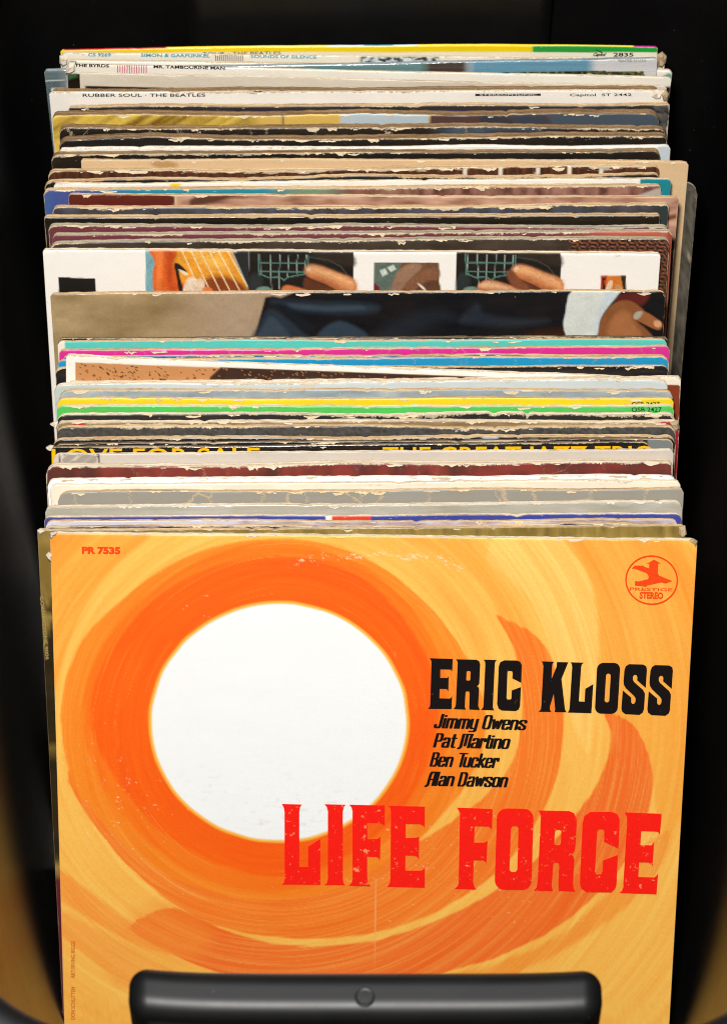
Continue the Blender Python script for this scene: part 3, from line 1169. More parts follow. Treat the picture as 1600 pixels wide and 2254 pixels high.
S('cream topped sleeve with pink bar stripes over a black picture, top edge slanting down rightward', (147, 136.5), (1478, 166), 2.2, 'cream', (248, 241, 226), 0.35,
  [('p', [(100, 160), (1500, 190), (1500, 400), (100, 400)], (20, 16, 14), 2), ('p', [(149, 165), (168, 159), (170, 168), (150, 174)], (52, 104, 62), 4)],
  closed=True, rough=0.32, py=149, rc=(4, 3), vis=80, ragged=0.5)
S('grimy cream sleeve with a black picture edge, before the pink striped one', (175, 155), (1468, 186), 2.0, 'cream', (226, 214, 194), 0.3,
  [('p', [(189, 187.5), (1000, 208), (1000, 400), (189, 400)], (24, 22, 20), 1.2)], py=170, grime=0.22, rc=(1.5, 3), vis=50, flecks=0.6)
S('brown edged black sleeve directly behind the white one with black title lettering', (112, 191), (1452, 184), 10, 'brown', (34, 28, 24), 0.7, rc=(5, 6), py=193)
S('off-white sleeve with black title lettering and a crumpled right corner', (108, 200.5), (1470, 195), 2.6, 'cream', (250, 243, 232), 0.35, closed=True, rough=0.35, rc=(2.5, 4), vis=60, py=205)
S('brown edged charcoal sleeve with a scratched right corner, before the off-white title one', (150, 227), (1474, 222), 6.5, 'tan', (40, 38, 38), 0.6,
  [('d', 3.0, 4.4, (48, 46, 110)), ('f', mottle((30, 28, 28), (104, 102, 100), 10, 6, 6, 1436, 1600, 2.5, 8))], side=1.0, rc=(3, 2.5))
S('thick frayed sleeve with gold streaked picture fading to pale blue and slate', (114, 239), (1451, 236), 13, 'brown', (230, 188, 92), 0.55,
  [('x', 558, 760, (226, 186, 92), 20), ('x', 620, 626, (140, 116, 78), 3), ('p', [(752, 240), (944, 240), (944, 400), (732, 400)], (190, 202, 206), 5), ('p', [(948, 240), (1600, 240), (1600, 400), (934, 400)], (84, 60, 56), 4),
   ('p', [(1062, 252), (1110, 252), (1142, 276), (1048, 276)], (52, 56, 66), 6), ('p', [(1112, 250), (1190, 250), (1224, 276), (1146, 276)], (60, 66, 78), 6), ('p', [(1200, 250), (1600, 250), (1600, 290), (1232, 290)], (70, 84, 96), 8), ('f', gold_streaks)],
  ragged=1.6, rc=(5, 8), vis=50)
S('frayed brown edged dark sleeve next before the gold streaked one', (129, 272), (1466, 268), 10.5, 'brown', (26, 22, 20), 0.8, [('f', mottle((26, 24, 24), (70, 84, 96), 60, 20, 9, 940, 1240, 2, 60))], ragged=1.8, cracks=0.8, rc=(7, 6))
S('thick brown edged black sleeve with wavy lip, between dark sleeve and slim white one', (128, 292), (1469, 287), 12.5, 'brown', (24, 22, 20), 0.8, ragged=1.8, rc=(8, 6))
S('slim white edged pale sleeve standing behind the broad black one', (131, 321), (1476, 315), 4, 'white', (246, 238, 222), 0.5, [('x', 1448, 1600, (204, 212, 214), 4)], closed=True, rc=(3, 4), vis=40)
S('brown edged sleeve with plain black cover, behind the stained tan card one', (112, 330), (1454, 322), 9, 'brown', (22, 20, 18), 0.8, ragged=1.5, rc=(6, 6), vis=70)
S('dusty dark grey sleeve jutting lowest and farthest right, corner cut off', (220, 392), (1537, 398), 2.5, 'grey', (84, 78, 66), 0.3,
  [('f', mottle((58, 53, 44), (100, 92, 78), 4, 4, 9, gain=2.6)), ('f', specks((168, 152, 120), 0, 1600, 0.90, 2.2, 4))], py=356, rc=(3, 12), grime=0.05, flecks=0.3, rough=0.8)
S('plain tan card sleeve with a brown stain, jutting out at right', (178, 346), (1516, 351), 3.5, 'tan', (226, 190, 144), 0.5,
  [('P', [(334, 356), (360, 350), (388, 358), (390, 366), (362, 372), (340, 366)], (176, 124, 62), 9, 0.7)], rc=(2, 3.5), vis=110, rough=0.8, py=358)
S('cream frayed sleeve with wood brown cover and white dashes near its right', (105, 370), (1452, 356), 6, 'tan', (84, 42, 28), 0.9, [('f', wood)] + [('p', [(x, 360), (x + 9, 360), (x + 5, 392), (x - 4, 392)], (244, 228, 204), 1.2) for x in (1022, 1100, 1180, 1250, 1322)],
  ragged=1.5, worn=(248, 226, 190), rc=(6, 5))
S('torn tan edged black sleeve right behind the white one with yellow square', (97, 391), (1452, 376), 5.5, 'tan', (22, 20, 18), 1.0, ragged=1.8, worn=(232, 194, 138), rc=(6, 6))
S('white sleeve with a small yellow square and a teal right corner', (118, 401), (1477, 389), 2.5, 'cream', (250, 243, 230), 0.3,
  [('x', 375, 397, (250, 212, 12), 1), ('p', [(1410, 388), (1600, 386), (1600, 460), (1456, 440), (1452, 412), (1440, 404), (1410, 404)], (14, 136, 148), 1.5)], rc=(3, 3), vis=60, flecks=0.3)
S('tan edged sleeve, blue corner blending to teal and a reddish rock picture', (95, 411), (1455, 402), 6, 'tan', (40, 140, 160), 0.7,
  [('x', 60, 250, (70, 86, 152), 130), ('x', 620, 760, (126, 150, 120), 90), ('x', 740, 1600, (130, 82, 70), 70), ('f', mottle((96, 56, 48), (172, 122, 104), 16, 30, 5, 760, 1600, 1.8, 50)), ('p', [(1396, 432), (1446, 414), (1456, 412), (1456, 440)], (186, 174, 164), 2)],
  rc=(5, 3), vis=64)
S('maroon left and skin toned right sleeve with pale right corner, starting at blue corner', (150, 423), (1494, 430), 3, 'tan', (206, 158, 132), 0.5,
  [('x', 60, 383, (98, 34, 28), 1.5), ('x', 383, 388, (226, 196, 150), 1.5), ('f', mottle((150, 100, 78), (226, 178, 150), 60, 12, 7, 392, 1600, 1.7, 10)), ('P', [(430, 432), (520, 428), (470, 446), (420, 452)], (96, 58, 44), 8),
   ('p', [(1455, 476), (1490, 470), (1490, 480), (1455, 490)], (120, 70, 50), 6), ('p', [(1440, 536), (1500, 520), (1500, 760), (1440, 760)], (62, 34, 24), 10), ('p', [(1478, 556), (1488, 552), (1488, 566), (1478, 568)], (222, 100, 44), 3)],
  rough=0.3, rc=(3, 3.5), vis=110)
S('tan edged slate coloured sleeve with torn left corner, before the maroon and skin toned one', (115, 450), (1472, 444), 5.5, 'tan', (62, 60, 66), 0.9, [('f', mottle((48, 44, 46), (84, 88, 98), 26, 40, 8)), ('x', 1440, 1600, (44, 58, 58), 20)], rc=(5, 3), ragged=1.3, vis=50, worn=(246, 222, 180))
S('double tan edged sleeve with glossy black cover, behind two maroon ones', (97, 469), (1453, 464), 8.5, 'tan', (22, 22, 20), 0.4, rc=(2, 2), vis=60, rough=0.25)
S('grey edged maroon sleeve, rear of the maroon pair', (106, 488), (1471, 491), 6.5, 'grey', (112, 52, 62), 0.8, rc=(5, 5), ragged=1.2)
S('grey edged maroon sleeve with rust red right edge, front of the maroon pair', (114, 508), (1480, 502), 6, 'grey', (114, 54, 64), 0.8, [('x', 1290, 1600, (190, 96, 72), 120), ('x', 1470, 1600, (158, 74, 56), 3)], rc=(5, 4), vis=60, side=0.1)
S('dark brown sleeve with a knitted pattern along its right end', (108, 525), (1474, 517), 7, 'grey', (58, 46, 38), 0.7, [('f', mottle((50, 40, 32), (72, 60, 50), 60, 20, 4)), ('f', knit)], rc=(7, 5), ragged=1.3, vis=130)
S('white sleeve with square colour pictures of hands playing guitars', (94, 545), (1454, 551), 5, 'cream', (251, 244, 234), 0.25, GUITARS, rc=(2.5, 2.5), vis=108, step=0.0006, fine=0.0006, flecks=0.25, grime=0.05, rough=0.5)
S('glossy picture sleeve of a dark suited arm with white cuff and brown hand', (110, 640), (1465, 635), 4, 'tan', (168, 142, 110), 0.35, SUIT, rc=(3, 5), vis=118, step=0.0006, fine=0.0006, rough=0.28, flecks=0.9, grime=0.05, worn=(236, 214, 190))
S('thin black edged sleeve between the suited arm picture and the turquoise one', (128, 741), (1470, 738), 2.6, 'dark', (28, 28, 26), 0.6, rc=(4, 3))
S('turquoise sleeve with a cream left end', (126, 746), (1468, 743), 3.2, 'tan', (84, 204, 192), 0.5, [('x', 60, 143, (248, 238, 216), 1.5)], rc=(4, 4), flecks=1.2, grime=0.2, cracks=0.35)
S('hot pink sleeve between the turquoise and the blue ones', (129, 765), (1474, 759), 3.2, 'tan', (222, 46, 148), 0.6, rc=(4, 4), rough=0.3, flecks=1.2, grime=0.2, cracks=0.35)
S('dark blue sleeve showing as a thin line under the hot pink one', (138, 780), (1467, 778), 2.2, 'tan', (18, 98, 146), 0.5, rc=(3, 4))
S('bright sky blue sleeve just behind the glossy black one', (126, 787), (1473, 782), 3.4, 'tan', (12, 152, 200), 0.5, rc=(5, 6), rough=0.3, flecks=1.1, grime=0.2, cracks=0.35)
S('glossy black sleeve behind the tilted white framed one', (121, 806), (1471, 802), 2.6, 'tan', (24, 26, 30), 0.6, rc=(5, 5), rough=0.22, vis=40)
S('tilted white framed sleeve with speckled orange and dark brown picture', (145, 777), (1450, 829), 3, 'cream', (252, 244, 230), 0.4,
  [('p', [(166, 797), (1350, 840), (1350, 1000), (166, 1000)], (206, 142, 88), 1.2), ('f', lambda X, Y, D, C: np.where(((vnoise(X / 2.6, Y / 2.6, 3) > 0.80) & (X > 168) & (X < 480) & (Y > 800 + (X - 166) * 0.036))[:, None], alb((70, 40, 22)), C)),
   ('p', [(486, 808), (1350, 840), (1350, 1000), (440, 1000), (462, 830)], (58, 34, 26), 2.5), ('f', lambda X, Y, D, C: np.where(((vnoise(X / 2.2, Y / 2.2, 6) > 0.86) & (X > 480) & (Y > 810 + (X - 486) * 0.036))[:, None], alb((176, 116, 72)), C))],
  py=816, rc=(3, 4), vis=80, fine=0.0006, step=0.0007, flecks=0.4)
S('white topped rust brown sleeve jutting out at right behind the pale grey ones', (150, 836), (1499, 825), 2.6, 'cream', (136, 56, 28), 0.5, [('d', -1, 4.4, (246, 234, 214), 0.6)], py=824, rc=(3, 2.5), side=0.7, vis=30)
S('very pale grey blue sleeve with frayed cream edge, rearmost of the pale pair', (118, 840), (1470, 829), 4.5, 'cream', (208, 216, 214), 0.9, [('x', 60, 260, (196, 208, 200), 120)], rc=(7, 6), worn=(228, 212, 184), ragged=1.4, cracks=0.4)
S('dull grey blue sleeve with frayed tan edge, just behind the yellow one', (128, 853), (1481, 855), 3.6, 'tan', (154, 168, 168), 0.9, [('f', mottle((140, 152, 158), (176, 190, 190), 50, 20, 5))], rc=(9, 6), ragged=1.4, cracks=0.6)
S('bright yellow sleeve just behind the green one', (126, 872), (1483, 872), 3.2, 'tan', (246, 216, 24), 0.5, rc=(5, 4), flecks=1.0, grime=0.2, cracks=0.3)
S('bright green sleeve with small black number at right', (124, 889), (1484, 889), 3.2, 'cream', (82, 200, 92), 0.5, rc=(5, 5), rough=0.32, flecks=0.9, grime=0.2, cracks=0.3)
S('torn cream edged black sleeve right before the bright green one', (125, 908), (1486, 906), 4, 'cream', (30, 30, 30), 1.2, rc=(6, 6), ragged=1.8, worn=(242, 218, 180), flecks=1.4)
S('brown taped sleeve with red scraps and a crimson right edge', (126, 921), (1496, 923), 4, 'cream', (140, 112, 76), 0.8,
  [('f', mottle((110, 88, 58), (172, 146, 104), 80, 5, 6)), ('x', 160, 186, (190, 40, 50), 3), ('p', [(1404, 926), (1600, 924), (1600, 1100), (1484, 1100), (1480, 950), (1460, 936)], (160, 24, 40), 3)], rc=(4, 5), ragged=1.5, vis=34)
S('scuffed charcoal sleeve with frayed tan edge before the taped one', (124, 936), (1488, 934), 4, 'tan', (62, 60, 58), 0.9, [('f', mottle((40, 38, 38), (92, 90, 86), 6, 5, 3, gain=1.2))], rc=(6, 7), ragged=1.5, flecks=1.3)
S('frayed tan edged black sleeve, second behind the yellow lettered one', (114, 960), (1488, 954), 5, 'tan', (24, 22, 24), 1.1, [('x', 710, 742, (196, 196, 170), 6), ('x', 1062, 1096, (150, 164, 166), 6)], rc=(8, 8), ragged=1.4, cracks=0.4, rough=0.3)
S('black sleeve with grey right corner, right behind the yellow lettered one', (120, 974), (1482, 962), 2.2, 'dark', (26, 20, 22), 0.5, [('p', [(1422, 950), (1600, 950), (1600, 1100), (1430, 1000)], (124, 130, 128), 3)], rc=(5, 5), rough=0.25, vis=40)
S('glossy black sleeve with large yellow lettering along its top', (112, 981), (1432, 968), 3, 'dark', (20, 20, 24), 0.5, rc=(3, 6), rough=0.16, coat=0.6, wrinkle=0.3, flecks=1.0, vis=34, flakes=0.3)
S('pale greige sleeve with a hatched box at its left', (116, 996), (1483, 986), 2.2, 'cream', (212, 200, 186), 0.4,
  [('x', 131, 134, (70, 60, 56), 0.8), ('x', 216, 219, (70, 60, 56), 0.8), ('f', hatch(137, 214, (80, 70, 64), 6.5, 1.25))], rc=(6, 4), vis=30, step=0.0008, flecks=0.7, grime=0.15, flakes=0.2)
S('thick cream edged sleeve with dark red cover', (100, 1017), (1481, 1009), 7.5, 'cream', (104, 44, 38), 0.9,
  [('f', mottle((88, 42, 38), (140, 54, 46), 40, 60, 5, gain=2.2))], rc=(8, 5), worn=(246, 228, 196), flecks=1.2, side=1.2, vis=40, cracks=0.3)
S('bright white sleeve between dark red and cream ones', (104, 1050), (1489, 1043), 3, 'white', (253, 250, 246), 0.5, rc=(6, 6), worn=(228, 206, 170), vis=30, grime=0.16)
S('plain cream sleeve just behind the cracked grey one', (110, 1062), (1498, 1054), 2.6, 'cream', (250, 236, 212), 0.5, rc=(5, 4), vis=40, flecks=0.5, grime=0.2)
S('cracked medium grey sleeve, larger and rear of the grey pair', (126, 1079), (1505, 1071), 3, 'tan', (158, 152, 140), 0.8, rc=(9, 4), cracks=1.2, worn=(244, 216, 172), vis=40, side=0.4)
S('light grey sleeve wrapped in torn clear plastic, front of the grey pair', (99, 1112), (1502, 1098), 3.6, 'cream', (182, 176, 160), 0.8, [('f', mottle((172, 166, 146), (196, 190, 178), 90, 30, 7))], rc=(5, 6), coat=0.7, wrinkle=0.4, cracks=0.4, worn=(232, 222, 204))
S('royal blue sleeve with a red block near its middle', (97, 1134), (1500, 1129), 2.2, 'cream', (54, 66, 152), 0.45, [('x', 716, 729, (246, 238, 226), 1.5), ('x', 729, 817, (216, 62, 40), 1.5), ('x', 60, 560, (70, 66, 132), 200)], rc=(4, 5), flecks=0.8)
S('pale lavender sleeve showing as a thin frayed line before the royal blue one', (100, 1143), (1492, 1142), 2.2, 'tan', (206, 204, 220), 0.6, [('f', mottle((150, 120, 110), (214, 208, 222), 40, 10, 5, 520, 1600))], rc=(5, 5), ragged=1.5)
S('dark plum frayed sleeve directly behind the gold one', (97, 1153), (1496, 1149), 2.4, 'tan', (58, 40, 46), 0.9, [('f', mottle((44, 32, 38), (150, 128, 120), 26, 12, 5, gain=2.2))], rc=(6, 6), ragged=1.6)
S('metallic gold sleeve with thin vertical lettering on its left edge, second from the front', (82, 1164), (1509, 1154), 3, 'tan', (140, 114, 52), 0.4,
  [('f', mottle((120, 98, 44), (164, 138, 72), 14, 50, 8)), ('p', [(80, 1200), (118, 1200), (118, 1290), (80, 1290)], (128, 104, 48), 20), ('P', [(86, 1310), (100, 1330), (118, 1322), (118, 1345), (95, 1340)], (48, 38, 16), 6), ('P', [(112, 1370), (130, 1355), (130, 1440), (100, 1440)], (36, 28, 14), 8),
   ('p', [(60, 1440), (140, 1440), (150, 1900), (60, 1900)], (40, 32, 16), 20), ('p', [(100, 1642), (130, 1642), (130, 1662), (100, 1662)], (110, 92, 42), 8), ('p', [(60, 1925), (160, 1925), (160, 2400), (60, 2400)], (96, 26, 44), 8)],
  rc=(1.5, 4), rough=0.3, vis=60, side=0.25, worn=(226, 206, 170))

FRONT_ZONES = []
S('orange swirl sleeve with white sun and red and black lettering, frontmost', (110, 1168), (1535, 1184), 3.5, 'cream', (253, 187, 82), 0.32, FRONT_ZONES, rc=(4, 5), vis=1085, step=0.0006, fine=0.0006, flecks=0.35, grime=0.03, rough=0.45, side=0.32,
  worn=(246, 226, 196), round=0.8e-3, ragged=0.7, flakes=0.9)


# ---------------------------------------------------------------- the front cover's painted sun
def streak_field(X, Y):
    dx, dy = X - 614.0, (Y - 1600.0) / 0.93
    r = np.hypot(dx, dy)
    a = np.arctan2(dy, dx)
    return r, a


def stroke(pts, c, soft=3.0, rough=10.0, alpha=1.0, seed=1, dry=0.25):
    """one broad brush stroke: an outline with bristle marks that follow the swirl"""
    P = spline(pts, 3)

    def f(X, Y, D, C):
        r, a = streak_field(X, Y)
        ca = np.cos(a) * 2.2
        sa = np.sin(a) * 2.2
        br = vnoise(r / 5.0, ca * 2 + sa * 3 + 7, seed, 3)
        sd = poly_sd(X, Y, P, rough * 2 + soft * 2) + (br - 0.5) * rough
        m = np.clip(sd / soft + 0.5, 0, 1)
        dryness = np.clip(1 - dry * np.clip((vnoise(r / 3.2, ca + sa * 2, seed + 5, 2) - 0.45) * 3, 0, 1), 0, 1)
        return C + (alb(c) - C) * (m * alpha * dryness)[:, None]
    return ('f', f)


def bristles(X, Y, D, C):
    r, a = streak_field(X, Y)
    sw = r + 14 * np.sin(a * 2 + 1)
    k = vnoise(sw / 3.0, np.cos(a) * 3 + np.sin(a) * 4 + 20, 31, 3)
    k1 = vnoise(sw / 9.0, np.cos(a) * 2.2 - np.sin(a) * 3 + 40, 37, 3)
    k2 = vnoise(sw / 40.0, np.cos(a) * 2 + np.sin(a) * 1.5 + 9, 33, 2)
    C = C * (1 + (k - 0.5)[:, None] * np.array([[0.03, 0.14, 0.3]]))
    C = C * (1 + (k1 - 0.5)[:, None] * np.array([[0.04, 0.30, 0.6]]))
    C = C * (1 + (k2 - 0.5)[:, None] * np.array([[0.03, 0.22, 0.45]]))
    # single dry bristle lines
    ln = np.clip((vnoise(sw / 2.2, np.cos(a) * 1.4 + np.sin(a) * 1.9 + 60, 39) - 0.84) * 8, 0, 1) * np.clip((k1 - 0.4) * 4, 0, 1)
    C = C + (alb((255, 190, 90)) - C) * (ln * 0.22)[:, None]
    g = vnoise(X / 2.0, Y / 2.0, 35, 2)
    return C * (1 + (g - 0.5)[:, None] * np.array([[0.06, 0.16, 0.3]]))


def sun_disc(X, Y, D, C):
    r = np.hypot((X - 614.0) / 281.0, (Y - 1590.0) / 261.0)
    px = (1 - r) * 272.0 + (vnoise(X / 40, Y / 40, 3) - 0.5) * 2
    m = np.clip((px + 8) / 5, 0, 1)
    C = C + (alb((255, 190, 70)) - C) * m[:, None]
    m = np.clip((px + 1.0) / 4, 0, 1)
    C = C + (alb((250, 250, 248)) - C) * m[:, None]
    dirt = np.clip((vnoise(X / 16, Y / 8, 41, 4) - 0.62) * 4, 0, 1) * np.clip((px - 10) / 20, 0, 1) * np.clip((Y - 1660) / 140, 0.10, 1)
    return C + (alb((196, 190, 176)) - C) * (dirt * 0.42)[:, None]


def scuffs(X, Y, D, C):
    yc = 1244 - np.sin((X - 640) / 420.0 * 3.1) * 24 + np.clip(X - 900, 0, 200) * 0.10 + (vnoise(X / 60, 0 * X, 61) - 0.5) * 14
    band = np.exp(-((Y - yc) / 13.0) ** 2) * np.clip((X - 625) / 30, 0, 1) * np.clip((1070 - X) / 60, 0, 1)
    n = 0.55 * vnoise(X / 9.0, Y / 4.0, 51, 3) + 0.45 * vnoise(X / 3.0, Y / 2.2, 53, 2)
    patch = vnoise(X / 45.0, Y / 30.0, 55, 2)
    m = np.clip((n - (0.79 - 0.26 * band - 0.22 * (patch - 0.5))) * 6, 0, 1) * np.clip(band * 3, 0, 1) * 0.9
    reg = 0.25 + np.clip(1 - np.hypot((X - 260) / 190, (Y - 1780) / 200), 0, 1) + np.clip(1 - np.hypot((X - 1000) / 420, (Y - 1900) / 260), 0, 1) * 0.8 \
        + np.clip(1 - np.hypot((X - 440) / 60, (Y - 1340) / 90), 0, 1) * 0.9 + np.clip(1 - np.hypot((X - 1440) / 60, (Y - 1880) / 220), 0, 1)
    n2 = vnoise(X / 8.0 + Y / 30.0, Y / 3.0, 57, 2)
    m2 = np.clip((n2 - (0.96 - 0.15 * reg)) * 9, 0, 1)
    # fine straight rubs
    n3 = vnoise(X / 2.2 + Y / 40.0, Y / 60.0, 59)
    m3 = np.clip((n3 - 0.965) * 20, 0, 1) * np.clip((vnoise(X / 90, Y / 90, 63) - 0.62) * 6, 0, 1) * 0.5
    m = np.maximum(np.maximum(m, m2 * 0.8), m3)
    C = C + (alb((250, 222, 178)) - C) * m[:, None]
    return lines(X, Y, C, [(828, 1935, 823, 2150)], (246, 170, 104), 0.6)


DK, OR, MO, LO, PY = (251, 92, 10), (251, 134, 34), (248, 114, 36), (251, 168, 60), (255, 202, 104)
FRONT_ZONES += [
    stroke([(100, 1160), (330, 1160), (262, 1240), (192, 1330), (146, 1430), (120, 1540), (100, 1540)], (250, 163, 56), 12, 14, 0.9, 1),
    stroke([(100, 1170), (200, 1160), (150, 1230), (110, 1300)], (248, 150, 48), 20, 14, 0.5, 2),
    stroke([(1110, 1170), (1238, 1170), (1288, 1260), (1313, 1345), (1316, 1450), (1309, 1560), (1290, 1660), (1235, 1520), (1200, 1400), (1150, 1300), (1070, 1230)], PY, 10, 12, 0.75, 3),
    stroke([(850, 1165), (1000, 1165), (1085, 1255), (1150, 1350), (1185, 1450), (1120, 1390), (1060, 1290), (950, 1210)], (251, 170, 62), 14, 20, 0.8, 4),
    stroke([(1240, 1165), (1445, 1165), (1560, 1270), (1560, 1560), (1510, 1760), (1462, 1850), (1430, 1700), (1380, 1600), (1312, 1560), (1320, 1450), (1315, 1340), (1286, 1250)], (250, 168, 62), 8, 10, 0.85, 5),
    stroke([(1380, 1170), (1470, 1190), (1545, 1290), (1530, 1420), (1490, 1330), (1440, 1250)], (249, 158, 52), 10, 14, 0.6, 6),
    stroke([(125, 2000), (220, 2050), (330, 2110), (440, 2160), (560, 2200), (300, 2190), (200, 2110), (125, 2050)], (247, 148, 56), 12, 16, 0.6, 7),
    stroke([(860, 2180), (1060, 2130), (1220, 2065), (1350, 1955), (1430, 1855), (1475, 1830), (1460, 1900), (1385, 1990), (1255, 2085), (1100, 2160), (950, 2200)], (247, 146, 48), 10, 18, 0.8, 8),
    # faint tail of the outer arm
    stroke([(105, 1900), (200, 1965), (290, 2035), (400, 2100), (330, 2090), (230, 2045), (150, 1995), (105, 1955)], (249, 146, 52), 8, 10, 0.8, 15),
    # long outer arm
    stroke([(1333, 1570), (1382, 1588), (1418, 1636), (1436, 1705), (1428, 1785), (1388, 1880), (1312, 1972), (1210, 2052), (1080, 2112), (940, 2152), (800, 2180), (620, 2180), (470, 2140), (370, 2096), (285, 2044),
            (364, 2000), (420, 2014), (520, 2058), (640, 2082), (780, 2078), (900, 2050), (1030, 1995), (1140, 1925), (1230, 1840), (1300, 1750), (1337, 1670), (1344, 1610)], (246, 112, 38), 4, 7, 1.0, 9, 0.28),
    stroke([(270, 2050), (300, 2010), (370, 1990), (430, 2010), (470, 2060), (420, 2110), (340, 2090)], (250, 144, 50), 40, 20, 0.55, 16),
    # second arm
    stroke([(1094, 1355), (1130, 1372), (1178, 1398), (1215, 1450), (1237, 1540), (1240, 1620), (1222, 1720), (1170, 1830), (1090, 1925), (980, 1998), (860, 2045), (720, 2068), (600, 2063), (470, 2035), (380, 1990), (300, 1925), (235, 1855), (185, 1785),
            (150, 1700), (260, 1700), (400, 1850), (580, 1930), (720, 1930), (850, 1890), (960, 1830), (1060, 1760), (1120, 1690), (1145, 1610), (1148, 1520), (1135, 1440), (1114, 1390)], (249, 122, 34), 4, 8, 1.0, 10, 0.26),
    # the ring round the sun
    stroke([(600, 1185), (720, 1197), (800, 1226), (880, 1276), (950, 1340), (1010, 1420), (1050, 1500), (1070, 1580), (1060, 1660), (1010, 1750), (930, 1840), (820, 1920), (700, 1970), (560, 1980), (420, 1950), (320, 1895), (220, 1805), (162, 1730), (138, 1640),
            (135, 1560), (155, 1470), (205, 1380), (300, 1295), (400, 1232), (500, 1196)], (251, 136, 32), 5, 8, 1.0, 11, 0.15),
    stroke([(600, 1194), (700, 1206), (790, 1240), (860, 1290), (930, 1370), (975, 1470), (990, 1570), (975, 1670), (920, 1780), (830, 1870), (720, 1945), (580, 1965), (450, 1935), (340, 1865), (250, 1775), (200, 1680), (182, 1590), (190, 1500), (235, 1410),
            (310, 1322), (420, 1245), (510, 1208)], (252, 116, 18), 8, 14, 0.85, 12, 0.2),
    stroke([(610, 1224), (720, 1238), (820, 1288), (895, 1368), (945, 1460), (962, 1560), (950, 1660), (902, 1760), (820, 1845), (720, 1905), (600, 1930), (470, 1900), (360, 1835), (280, 1752), (222, 1660), (200, 1580), (210, 1500), (258, 1410), (330, 1328),
            (430, 1266), (520, 1234)], (253, 96, 6), 9, 14, 1.0, 13, 0.12),
    ('f', bristles), ('f', sun_disc), ('f', scuffs),
]

# ---------------------------------------------------------------- build the sleeves
SL = build_frames()
for s_ in SL:
    build_sleeve(s_)
BY = {s_.sp['label']: s_ for s_ in SL}


def find(word):
    return next(s_ for s_ in SL if word in s_.sp['label'])


fr = SL[-1]
K_BLACK = (22, 15, 14)
BLK = ink(K_BLACK, 0.45, 0.4, (120, 80, 50))
RED = ink((252, 20, 0), 0.7, 1.0, (250, 150, 90))
LOGO = ink((244, 70, 16), 0.5)


def z4(pts, ox, oy, k):
    return zl(pts, ox, oy, k)


def rrect(tl, tr, brr, bl, r, n=5):
    """quad with rounded corners, in pixels"""
    P = [np.array(p, float) for p in (tl, tr, brr, bl)]
    out = []
    for i in range(4):
        p, a, b = P[i], P[i - 1], P[(i + 1) % 4]
        ua, ub = (a - p) / np.linalg.norm(a - p), (b - p) / np.linalg.norm(b - p)
        ra, rb = min(r, 0.49 * np.linalg.norm(a - p)), min(r, 0.49 * np.linalg.norm(b - p))
        for j in range(n + 1):
            t = j / n * math.pi / 2
            out.append(p + ua * ra * (1 - math.sin(t)) + ub * rb * (1 - math.cos(t)))
    return [tuple(q) for q in out]


A1 = (610, 1755, 4.706)
A2 = (990, 1765, 6.154)
A3 = (1200, 1770, 5.926)
LIFE = [
    [z4([(48, 72), (258, 78), (240, 100), (229, 150), (230, 725), (320, 725), (320, 515), (447, 435), (447, 912), (48, 908), (70, 885), (78, 850), (76, 150), (68, 110)], *A1)],
    [z4([(490, 75), (708, 80), (690, 105), (680, 150), (680, 850), (687, 890), (705, 915), (488, 915), (515, 890), (525, 850), (525, 150), (514, 106)], *A1)],
    [z4([(745, 80), (1115, 88), (1112, 308), (1098, 284), (1065, 270), (932, 268), (935, 438), (1035, 435), (1055, 425), (1070, 405), (1065, 658), (1050, 635), (1020, 622), (932, 622), (932, 830), (940, 886), (970, 928), (745, 922), (770, 890), (780, 850), (780, 150), (770, 110)], *A1)],
    [z4([(1145, 90), (1530, 100), (1527, 320), (1510, 295), (1475, 282), (1332, 280), (1330, 425), (1440, 423), (1460, 415), (1470, 405), (1468, 648), (1450, 622), (1420, 610), (1328, 606), (1327, 762), (1490, 765), (1510, 755), (1530, 722), (1528, 942), (1138, 932), (1165, 895), (1172, 850), (1178, 150), (1170, 115)], *A1)],
]
